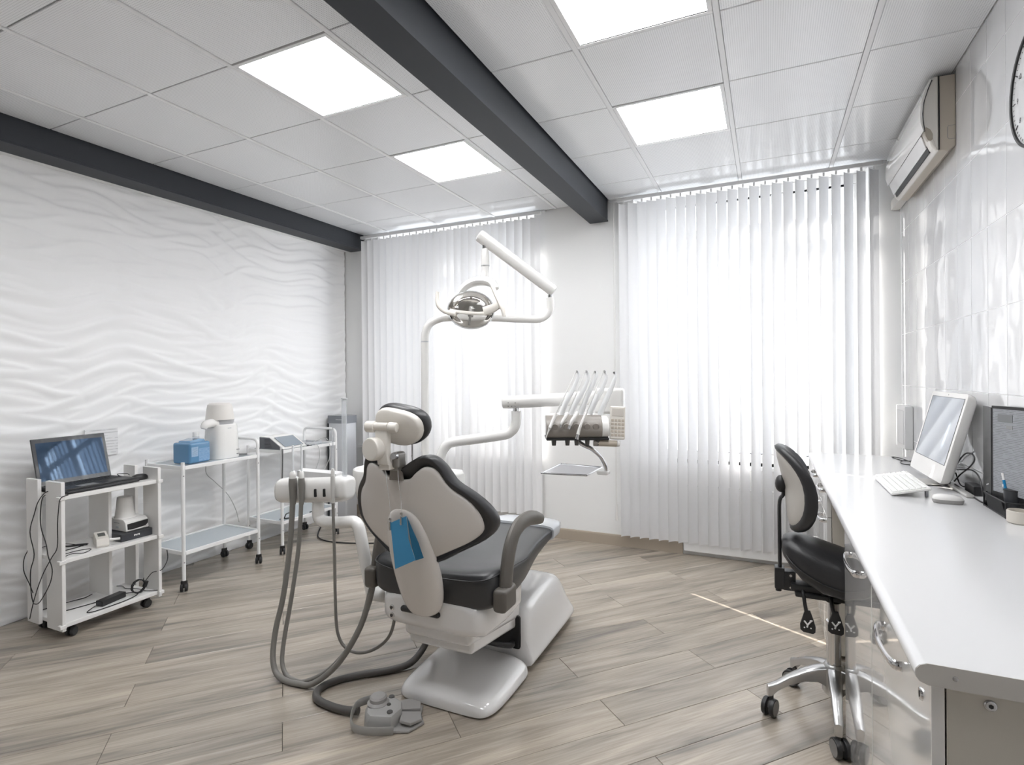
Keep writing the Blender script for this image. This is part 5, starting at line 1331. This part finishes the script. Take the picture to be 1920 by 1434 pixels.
tray = thing('desk_organiser', 'black wire mesh organiser tray on the worktop against the tiles', 'organiser', (.81, 2.65, DZ))
x0, x1, y0, y1, zb, zt = .777, .845, 2.546, 2.765, DZ + .0008, DZ + .056
for a, b in (((x0, y0), (x0, y1)), ((x0, y0), (x1, y0)), ((x0, y1), (x1, y1)), ((x1, y0), (x1, y1))):
    for z in (zb + .0025, zt):
        mb = MB(); mb.tube([(a[0], a[1], z), (b[0], b[1], z)], .0028, 6); obj('rim_wire', mb, BLACK_PLASTIC, tray)
for x, y in ((x0, y0), (x0, y1), (x1, y0), (x1, y1)):
    mb = MB(); mb.tube([(x, y, zb), (x, y, zt)], .0032, 6); obj('corner_post', mb, BLACK_PLASTIC, tray)
def mesh_side(fix, axis, lo, hi):
    mb = MB(); n = int((hi - lo) / .008)
    for i in range(n * 2 + 1):
        for s in (-1, 1):
            a0 = lo + i * .004; a1 = a0 + s * .044
            z0_, z1_ = zb + .003, zt - .002
            if a1 < lo or a1 > hi: continue
            p0, p1 = ((fix, a0, z0_), (fix, a1, z1_)) if axis == 'y' else ((a0, fix, z0_), (a1, fix, z1_))
            mb.tube([p0, p1], .0007, 3)
    o = obj('wire_mesh', mb, BLACK_PLASTIC, tray, smooth=False); o['kind'] = 'stuff'
mesh_side(x0, 'y', y0, y1); mesh_side(y0, 'x', x0, x1); mesh_side(2.68, 'x', x0, x1); mesh_side(y1, 'x', x0, x1)
mb = MB(); mb.box(x0, x1, y0, y1, zb, zb + .002); obj('tray_floor', mb, BLACK_PLASTIC, tray)
mb = MB(); mb.box(x0, x1, 2.678, 2.682, zb, zt, .001); obj('divider', mb, BLACK_PLASTIC, tray)
mb = MB(); mb.box(.783, .830, 2.575, 2.635, zb + .003, zb + .006, .0005); tag(obj('note_paper', mb, mat('note_paper', (.8, .8, .8), .5)), 'small white paper slip lying in the near half of the mesh organiser', 'paper')
bx = thing('charger_box', 'dark grey charger leaning in the far half of the mesh organiser', 'charger', (.81, 2.73, DZ))
mb = MB(); mb.box(-.016, .016, -.022, .022, 0, .085, .005, 2, Matrix.Translation((.803, 2.735, DZ + .006)) @ Matrix.Rotation(math.radians(-16), 4, 'X')); obj('charger_body', mb, DARK_BOX, bx)
mb = MB(); mb.box(-.0155, .0155, -.0215, .0215, .084, .0865, .003, 2, Matrix.Translation((.803, 2.735, DZ + .006)) @ Matrix.Rotation(math.radians(-16), 4, 'X')); obj('charger_top', mb, GREY_LIGHT, bx)
bt = thing('white_bottle', 'small white bottle lying in the mesh organiser beside the dark charger', 'bottle', (.82, 2.69, DZ))
mb = MB(); mb.tube([(.812, 2.700, DZ + .055), (.816, 2.690, DZ + .052), (.822, 2.655, DZ + .045), (.824, 2.640, DZ + .042)], .018, 14, 2, rads=[.012, .019, .019, .015]); obj('bottle_body', mb, WHITE_PLASTIC, bt)
mb = MB(); mb.cyl((.813, 2.704, DZ + .056), (.810, 2.718, DZ + .060), .010, None, 14, .002); obj('bottle_cap', mb, WHITE_PLASTIC, bt)
cup = thing('pen_cup', 'black mesh pen cup in the near half of the organiser', 'pen cup', (.816, 2.605, DZ))
mb = MB(); mb.loft([[(.816 + r * math.cos(2 * PI * q / 24), 2.605 + r * math.sin(2 * PI * q / 24), z) for q in range(24)] for r, z in ((.024, DZ + .004), (.027, DZ + .095), (.0255, DZ + .095), (.0225, DZ + .008))]); obj('cup_wall', mb, DARK_BOX, cup)
mb = MB(); mb.lathe((.816, 2.605, DZ + .093), [(.0255, 0), (.0285, .0), (.0285, .004), (.0255, .004)], 24); obj('cup_rim', mb, BLACK_PLASTIC, cup)
pn = thing('blue_pen', 'thick blue pen with white end standing in the pen cup', 'pen', (.808, 2.62, DZ))
mb = MB(); mb.tube([(.808, 2.612, DZ + .02), (.801, 2.640, DZ + .125)], .0055, 10); obj('pen_barrel', mb, PEN_BLUE, pn)
mb = MB(); mb.tube([(.801, 2.640, DZ + .125), (.799, 2.648, DZ + .150)], .0045, 10); obj('pen_end', mb, WHITE_PLASTIC, pn)
mb = MB(); mb.box(.7955, .7975, 2.632, 2.640, DZ + .100, DZ + .110, .0008); obj('pen_mark', mb, WHITE_INK, pn)
pn = thing('brass_pen', 'slim brass coloured pen standing in the pen cup', 'pen', (.822, 2.60, DZ))
mb = MB(); mb.tube([(.826, 2.592, DZ + .02), (.822, 2.612, DZ + .135)], .0036, 10); obj('pen_barrel', mb, GOLD, pn)
mb = MB(); mb.tube([(.822, 2.612, DZ + .135), (.8215, 2.614, DZ + .146)], .0036, 10, 1, rads=[.0036, .0015]); obj('pen_tip', mb, STEEL, pn)
pn = thing('wooden_pencil', 'wooden pencil leaning in the pen cup, next to the brass pen', 'pencil', (.826, 2.60, DZ))
mb = MB(); mb.tube([(.818, 2.594, DZ + .02), (.831, 2.616, DZ + .128)], .0034, 6); obj('pencil_shaft', mb, mat('pencil_wood', (.46, .36, .25), .5), pn)
mb = MB(); mb.tube([(.831, 2.616, DZ + .128), (.8325, 2.6185, DZ + .140)], .0034, 6, 1, rads=[.0034, .0006]); obj('pencil_point', mb, DARK_BOX, pn)
jr = thing('frosted_jar', 'low frosted beige jar on the worktop in front of the mesh organiser', 'jar', (.803, 2.495, DZ))
mb = MB(); mb.lathe((.803, 2.492, DZ + .0006), [(.001, 0), (.036, 0), (.040, .004), (.0405, .040), (.038, .044), (.034, .044), (.033, .040), (.032, .010), (.001, .009)], 32); obj('jar_wall', mb, WAX, jr)
mb = MB(); mb.cyl((.803, 2.492, DZ + .012), (.803, 2.492, DZ + .026), .031, None, 24); obj('jar_content', mb, mat('brown_grey_filling', (.33, .29, .24), .6), jr)

ab = thing('computer_adapter', 'black power adapter block lying behind the computer foot', 'power adapter', (.815, 3.03, DZ))
mb = MB(); mb.box(.795, .838, 2.955, 3.075, DZ + .0008, DZ + .040, .005); obj('adapter_block', mb, BLACK_PLASTIC, ab)
mb = MB(); mb.tube([(.81, 3.075, DZ + .02), (.80, 3.12, DZ + .012), (.80, 3.17, DZ + .02), (.795, 3.20, DZ + .06)], .0026, 6, 4); obj('lead', mb, CABLE, ab)
cable([(.79, 3.20, DZ + .02), (.79, 3.11, .992), (.79, 2.988, 1.043), (.79, 2.925, 1.082), (.79, 2.945, 1.104), (.79, 3.022, 1.100), (.79, 3.096, 1.071), (.785, 3.148, 1.03)], 'black cable arching in a tall loop behind the computer', .0032)
cable([(.80, 3.20, 1.0), (.80, 3.123, 1.012), (.80, 3.0, 1.030), (.80, 2.92, 1.022), (.80, 2.88, .99), (.80, 2.86, .945)], 'black cable dropping to the worktop between computer and document holder', .0032)
cable([(.775, 3.13, DZ + .018), (.787, 3.00, DZ + .004), (.783, 2.90, DZ + .004), (.782, 2.82, DZ + .004), (.79, 2.785, DZ + .004)], 'black cable lying along the worktop edge of the computer foot', .0035)
cable([(.745, 3.50, 1.06), (.745, 3.62, 1.01), (.745, 3.78, .955), (.73, 3.95, DZ + .004), (.70, 4.06, DZ + .004), (.705, 4.10, DZ + .004), (.74, 4.04, DZ + .004), (.76, 3.90, DZ + .004), (.765, 3.80, DZ + .004)], 'thin black cable looping over the worktop at the far end, beyond the computer', .0026)
cable([(.745, 3.98, DZ + .004), (.71, 3.90, DZ + .004), (.70, 3.82, DZ + .004), (.735, 3.78, DZ + .004), (.765, 3.76, DZ + .012)], 'short black cable coil on the worktop beside the computer, window side', .0028)
wb = thing('wall_box', 'white box mounted low on the tiled wall in the window corner', 'box', (.83, 4.42, 1.08))
mb = MB(); mb.box(.800, .8455, 4.27, 4.53, .955, 1.235, .006); obj('box_cover', mb, mat('grey_white_box', (.68, .68, .68), .35), wb)
mb = MB(); mb.box(.7985, .801, 4.30, 4.50, .985, 1.205, .003); obj('box_door', mb, mat('pale_box_door', (.62, .62, .625), .35), wb)

# ================================================================== saddle stool
SY = 2.672
st = thing('saddle_stool', 'black saddle stool with curved backrest and polished five-arm base at the desk', 'stool', (.245, 2.658, 0))
HC = Vector((.245, 2.658, 0))
hub = MB(); hub.lathe((.245, 2.658, .11), [(.036, 0), (.044, .01), (.046, .09), (.040, .115), (.032, .125)], 28); hb = obj('base_hub', hub, ALU, st, angle=40)
for k in range(5):
    a = math.radians(-164 + 72 * k); d = Vector((math.cos(a), math.sin(a), 0)); sd_ = Vector((-math.sin(a), math.cos(a), 0))
    mb = MB()
    rs = []
    for t_, zt, h, wd in ((.03, .228, .085, .026), (.07, .222, .060, .025), (.12, .205, .046, .0225), (.18, .175, .038, .019), (.225, .145, .036, .0165), (.250, .134, .050, .016), (.264, .128, .048, .013)):
        c = HC + d * t_
        rs.append([c + sd_ * wd * .8 + Vector((0, 0, zt - .004)), c + sd_ * wd + Vector((0, 0, zt - .012)), c + sd_ * wd * .85 + Vector((0, 0, zt - h)), c - sd_ * wd * .85 + Vector((0, 0, zt - h)), c - sd_ * wd + Vector((0, 0, zt - .012)), c - sd_ * wd * .8 + Vector((0, 0, zt - .004)), c + Vector((0, 0, zt))])
    mb.loft(rs); obj('base_arm', mb, ALU, st, angle=50)
    c = HC + d * .250
    mb = MB(); mb.cyl(c + Vector((0, 0, .060)), c + Vector((0, 0, .095)), .010, None, 12)
    ca = a + (0.9, 0.4, 0.2, 0.7, 0.5)[k]
    ax = Vector((-math.sin(ca), math.cos(ca), 0)); back_ = Vector((math.cos(ca), math.sin(ca), 0)) * .012
    mb.tube([c + back_ * -1 + Vector((0, 0, .058)), c + back_ + Vector((0, 0, .052)), c + back_ * 1.6 + Vector((0, 0, .036))], .012, 8, 2)
    co = obj('castor', mb, PEDAL_DARK, st)
    for s in (-1, 1):
        w0 = c + back_ + Vector((0, 0, .0375))
        mb = MB(); mb.cyl(w0 + ax * s * .007, w0 + ax * s * .025, .037, .036, 26, .004); wo = obj('wheel', mb, BLACK_PLASTIC, co)
    for s in (-1, 1):
        mb = MB(); mb.cyl(w0 + ax * s * .0248, w0 + ax * s * .0262, .030, None, 24); obj('wheel_cap', mb, mat('grey_wheel_cap', (.20, .195, .19), .4), co)
mb = MB(); mb.cyl((.245, 2.658, .225), (.245, 2.658, .415), .028, None, 28, .003); obj('column', mb, CHROME, st)
mb = MB(); mb.cyl((.245, 2.658, .41), (.245, 2.658, .520), .021, None, 24); obj('gas_piston', mb, STEEL, st)
mb = MB(); mb.cyl((.245, 2.658, .495), (.245, 2.658, .503), .030, None, 24, .002); obj('column_ring', mb, BLACK_PLASTIC, st)
mb = MB(); mb.box(.10, .34, 2.60, 2.70, .512, .532, .006); mb.box(.085, .20, 2.615, 2.685, .530, .560, .006); pl = obj('seat_mechanism', mb, BLACK_PLASTIC, st)
mb = MB()
def saddle(x, hw, zb_, zt_, droop):
    ring = []
    for k in range(28):
        a = 2 * PI * k / 28
        c, s = math.cos(a), math.sin(a)
        y = hw * math.copysign(abs(c) ** .6, c); z = (zb_ + zt_) / 2 + (zt_ - zb_) / 2 * math.copysign(abs(s) ** .55, s)
        z -= droop * (y / hw) ** 2 * (hw / .16)
        ring.append((x, SY + y, z))
    return ring
mb.loft([saddle(.052, .04, .690, .722, .0), saddle(.058, .075, .672, .742, .005), saddle(.080, .105, .645, .757, .015), (saddle(.125, .130, .600, .762, .03)), saddle(.20, .148, .565, .742, .035), saddle(.29, .15, .548, .715, .035), saddle(.38, .138, .545, .705, .03), saddle(.45, .105, .565, .705, .02), saddle(.485, .06, .60, .69, .01), saddle(.492, .03, .62, .67, .0)])
sc_ = obj('seat_pad', mb, BLACK_VINYL, st, angle=70)
mb = MB(); mb.tube([(.062, SY - .07, .700), (.080, SY - .108, .675), (.125, SY - .132, .640), (.20, SY - .150, .606), (.29, SY - .152, .585), (.38, SY - .140, .585), (.45, SY - .107, .608)], .0025, 6, 4); obj('seat_piping', mb, BLACK_PLASTIC, sc_)
# clamp, rod and curved backrest
mb = MB(); mb.box(.022, .062, SY - .03, SY + .03, .520, .612, .006); mb.box(.055, .105, SY - .026, SY + .026, .518, .60, .004); mb.cyl((.038, SY, .505), (.038, SY, .525), .012, None, 12); cl = obj('backrest_clamp', mb, BLACK_PLASTIC, st)
for z in (.533, .585):
    mb = MB(); mb.cyl((.085, SY - .0262, z), (.085, SY - .0285, z), .0055, None, 10); obj('clamp_screw', mb, STEEL, cl)
mb = MB(); mb.tube([(.045, SY, .53), (.043, SY, .80), (.045, SY, .90), (.058, SY, .925), (.060, SY, .955)], 1, 8, 3, flat=((0, 1, 0), .014, .008)); obj('backrest_rod', mb, BLACK_PLASTIC, st)
def bx_(z): 
    t_ = (z - .965) / .185
    return .055 + .012 * (1 - t_) - .040 * max(0, t_) ** 1.5 * 1.0 + (-.012 if t_ < 0 else 0) * 0
def brings(steps):
    rings = []
    for s, off in steps:
        ring = []
        for k in range(36):
            a = 2 * PI * k / 36
            c, sn = math.cos(a), math.sin(a)
            y = .185 * s * math.copysign(abs(c) ** .8, c); z = .963 + .185 * s * math.copysign(abs(sn) ** .85, sn)
            ring.append((bx_(z) + 2.3 * y * y + off, SY + y, z))
        rings.append(ring)
    return rings
mb = MB(); mb.loft(brings([(.05, .014), (.80, .014), (.88, .004), (.96, .006), (1.0, .020), (.985, .036), (.92, .046), (.7, .050), (.05, .050)])); obj('backrest_pad', mb, BLACK_VINYL, st, angle=70)
mb = MB(); mb.loft(brings([(.05, -.004), (.70, -.002), (.84, .004), (.88, .012), (.5, .018), (.05, .018)])); obj('backrest_cover', mb, mat('beige_back_cover', (.50, .475, .44), .4), st, angle=70)
mb = MB(); mb.ball((.050, SY, .975), .024, .032, .038); obj('backrest_joint', mb, BLACK_PLASTIC, st)
# adjusting levers
for i, (lx, ly, zt_, zb_) in enumerate(((.135, SY - .075, .545, .372), (.235, SY - .085, .540, .388))):
    mb = MB(); mb.tube([(lx - .006, ly + .05, zt_), (lx - .004, ly + .01, zt_ - .015), (lx, ly, zt_ - .05), (lx + .006, ly - .004, zb_ + .085)], .0075, 10, 4); lv = obj('adjusting_lever', mb, BLACK_PLASTIC, st)
    mb = MB(); xc_ = lx + .010
    out_ = [(xc_ - .010, zb_ + .095), (xc_ + .010, zb_ + .095), (xc_ + .020, zb_ + .065), (xc_ + .030, zb_ + .03), (xc_ + .029, zb_ + .008), (xc_ + .02, zb_), (xc_ - .016, zb_ + .003), (xc_ - .027, zb_ + .012), (xc_ - .028, zb_ + .035), (xc_ - .019, zb_ + .065)]
    mb.prism(out_, 'Y', ly - .010, ly + .002, .003); obj('lever_paddle', mb, BLACK_PLASTIC, lv)
    for (ax_, az, bx2, bz) in ((-.013, .052, .0, .036), (.014, .056, .0, .036), (.0, .036, -.002, .026), (.008, .054, .018, .056)):
        mb = MB(); mb.tube([(xc_ + ax_, ly - .0106, zb_ + az), (xc_ + bx2, ly - .0106, zb_ + bz)], .0032, 6); obj('lever_symbol', mb, WHITE_INK, lv)
    for dx in (-.012, .012):
        mb = MB(); mb.cyl((xc_ + dx, ly - .0102, zb_ + .024), (xc_ + dx, ly - .0112, zb_ + .024), .003, None, 8); obj('lever_symbol', mb, WHITE_INK, lv)

# ================================================================== air conditioner and clock on the tiled wall
ac = thing('air_conditioner', 'cream wall air conditioner high on the tiled wall near the window', 'air conditioner', (.80, 3.8, 2.73))
Y0, Y1 = 3.36, 4.24
mb = MB(); mb.prism([(.8455, 2.570), (.8455, 2.918), (.779, 2.922), (.779, 2.556), (.815, 2.545)], 'Y', Y0 + .004, Y1, .006, 2); obj('rear_casing', mb, AC_SIDE, ac)
fcov = [(.777, 2.922), (.758, 2.920), (.737, 2.898), (.718, 2.845), (.708, 2.79), (.705, 2.74), (.708, 2.70), (.735, 2.610), (.748, 2.575), (.762, 2.556), (.777, 2.552)]
mb = MB(); mb.prism(fcov, 'Y', Y0, Y1 + .005, .010, 3); obj('front_cover', mb, AC_BODY, ac, angle=40)
fp = [(.742, 2.912), (.722, 2.870), (.703, 2.805), (.698, 2.745), (.700, 2.700), (.712, 2.655), (.718, 2.66), (.712, 2.70), (.710, 2.745), (.715, 2.80), (.732, 2.862), (.748, 2.905)]
mb = MB(); mb.prism(fp, 'Y', Y0 - .006, Y1 + .004, .004, 2); pn_ = obj('front_panel', mb, mat('glossy_ac_panel', (.80, .785, .76), .12, coat=.7), ac, angle=40)
mb = MB(); mb.tube([(.7495, Y0 - .001, 2.905), (.733, Y0 - .001, 2.862), (.716, Y0 - .001, 2.80), (.711, Y0 - .001, 2.745), (.713, Y0 - .001, 2.70), (.720, Y0 - .001, 2.655)], .003, 6, 3); obj('panel_seam', mb, BLACK_PLASTIC, ac)
mb = MB(); mb.tube([(.778, Y0 + .002, 2.92), (.779, Y0 + .002, 2.74), (.778, Y0 + .002, 2.556)], .0025, 6, 2); obj('casing_seam', mb, BLACK_PLASTIC, ac)
mb = MB(); mb.prism([(.714, 2.652), (.718, 2.656), (.742, 2.588), (.737, 2.586)], 'Y', Y0 + .06, Y1 - .03, .001); obj('louver', mb, mat('glossy_louver', (.82, .81, .80), .08, coat=.8), ac)
mb = MB(); mb.prism([(.738, 2.598), (.746, 2.600), (.757, 2.566), (.749, 2.563)], 'Y', Y0 + .055, Y1 - .05, .001); obj('air_slot', mb, BLACK_PLASTIC, ac)
mb = MB(); mb.prism([(.716, 2.672), (.726, 2.676), (.742, 2.662), (.752, 2.638), (.752, 2.612), (.742, 2.604), (.730, 2.612), (.722, 2.632)], 'Y', Y0 - .003, Y0 + .02, .002); obj('corner_cap', mb, mat('taupe_cap', (.40, .36, .30), .35), ac)
mb = MB(); mb.tube([(.812, Y0 + .0035, 2.66), (.812, Y0 + .0035, 2.612), (.818, Y0 + .0035, 2.602), (.842, Y0 + .0035, 2.602)], .0012, 5); mb.tube([(.812, Y0 + .0035, 2.66), (.816, Y0 + .0035, 2.668), (.842, Y0 + .0035, 2.668)], .0012, 5); obj('knockout_panel', mb, GREY_INK, ac)
mb = MB(); mb.box(.79, .8455, Y1 + .006, 4.615, 2.585, 2.655, .008); tag(obj('pipe_cover', mb, AC_BODY), 'cream pipe cover running from the air conditioner to the window wall', 'pipe cover')

ck = thing('wall_clock', 'round white wall clock with thin black rim, cut by the right photo edge', 'clock', (.83, 2.43, 2.435))
mb = MB(); mb.lathe((.8455, 2.43, 2.435), [(.001, 0), (.205, 0), (.205, -.016), (.001, -.016)], 64, 'X'); fc_ = obj('clock_face', mb, mat('clock_face_white', (.78, .79, .80), .15, coat=.5), ck)
mb = MB(); mb.lathe((.8455, 2.43, 2.435), [(.203, 0), (.212, 0), (.213, -.020), (.210, -.024), (.204, -.022), (.203, -.014)], 64, 'X'); obj('clock_rim', mb, BLACK_PLASTIC, ck)
for k in range(60):
    a = 2 * PI * k / 60
    r0, r1 = (.176, .196) if k % 5 == 0 else (.188, .196)
    mb = MB(); mb.tube([(.829, 2.43 - r0 * math.sin(a), 2.435 + r0 * math.cos(a)), (.829, 2.43 - r1 * math.sin(a), 2.435 + r1 * math.cos(a))], .0022 if k % 5 == 0 else .001, 4); obj('clock_tick', mb, BLACK_PLASTIC, fc_, smooth=False)
for k in range(1, 13):
    a = 2 * PI * k / 12
    text('numeral', str(k), .028, frame((.8287, 2.43 - .155 * math.sin(a), 2.435 + .155 * math.cos(a)), (0, -1, 0), (0, 0, 1)), BLACK_PLASTIC, fc_)
for nm, a, ln, wd in (('hour_hand', 5.3, .09, .005), ('minute_hand', 1.0, .14, .0035)):
    mb = MB(); mb.tube([(.826, 2.43, 2.435), (.826, 2.43 - ln * math.sin(a), 2.435 + ln * math.cos(a))], wd, 6); obj(nm, mb, BLACK_PLASTIC, ck)

# unseen dark door, added to give the lamp mirror something dark to reflect
dr = thing('added_door', 'unseen dark wooden door added behind the camera for the reflections', 'door', (-1.0, YF + .02, 0)); del dr['category']; struct(dr)
mb = MB(); mb.box(-1.75, -.35, YF + .001, YF + .04, .0, 2.15, .004); obj('added_door_frame', mb, mat('dark_walnut', (.045, .035, .03), .4), dr)
for a, b in ((-1.70, -1.06), (-1.04, -.40)):
    mb = MB(); mb.box(a, b, YF + .035, YF + .06, .01, 2.10, .004); lf = obj('added_door_leaf', mb, mat('dark_walnut_leaf', (.035, .028, .025), .35), dr)
    mb = MB(); hx = b - .07 if a < -1.2 else a + .07; mb.tube([(hx, YF + .06, 1.0), (hx, YF + .10, 1.0), (hx + (-.09 if a < -1.2 else .09), YF + .10, 1.0)], .009, 8); obj('added_door_handle', mb, STEEL, lf)
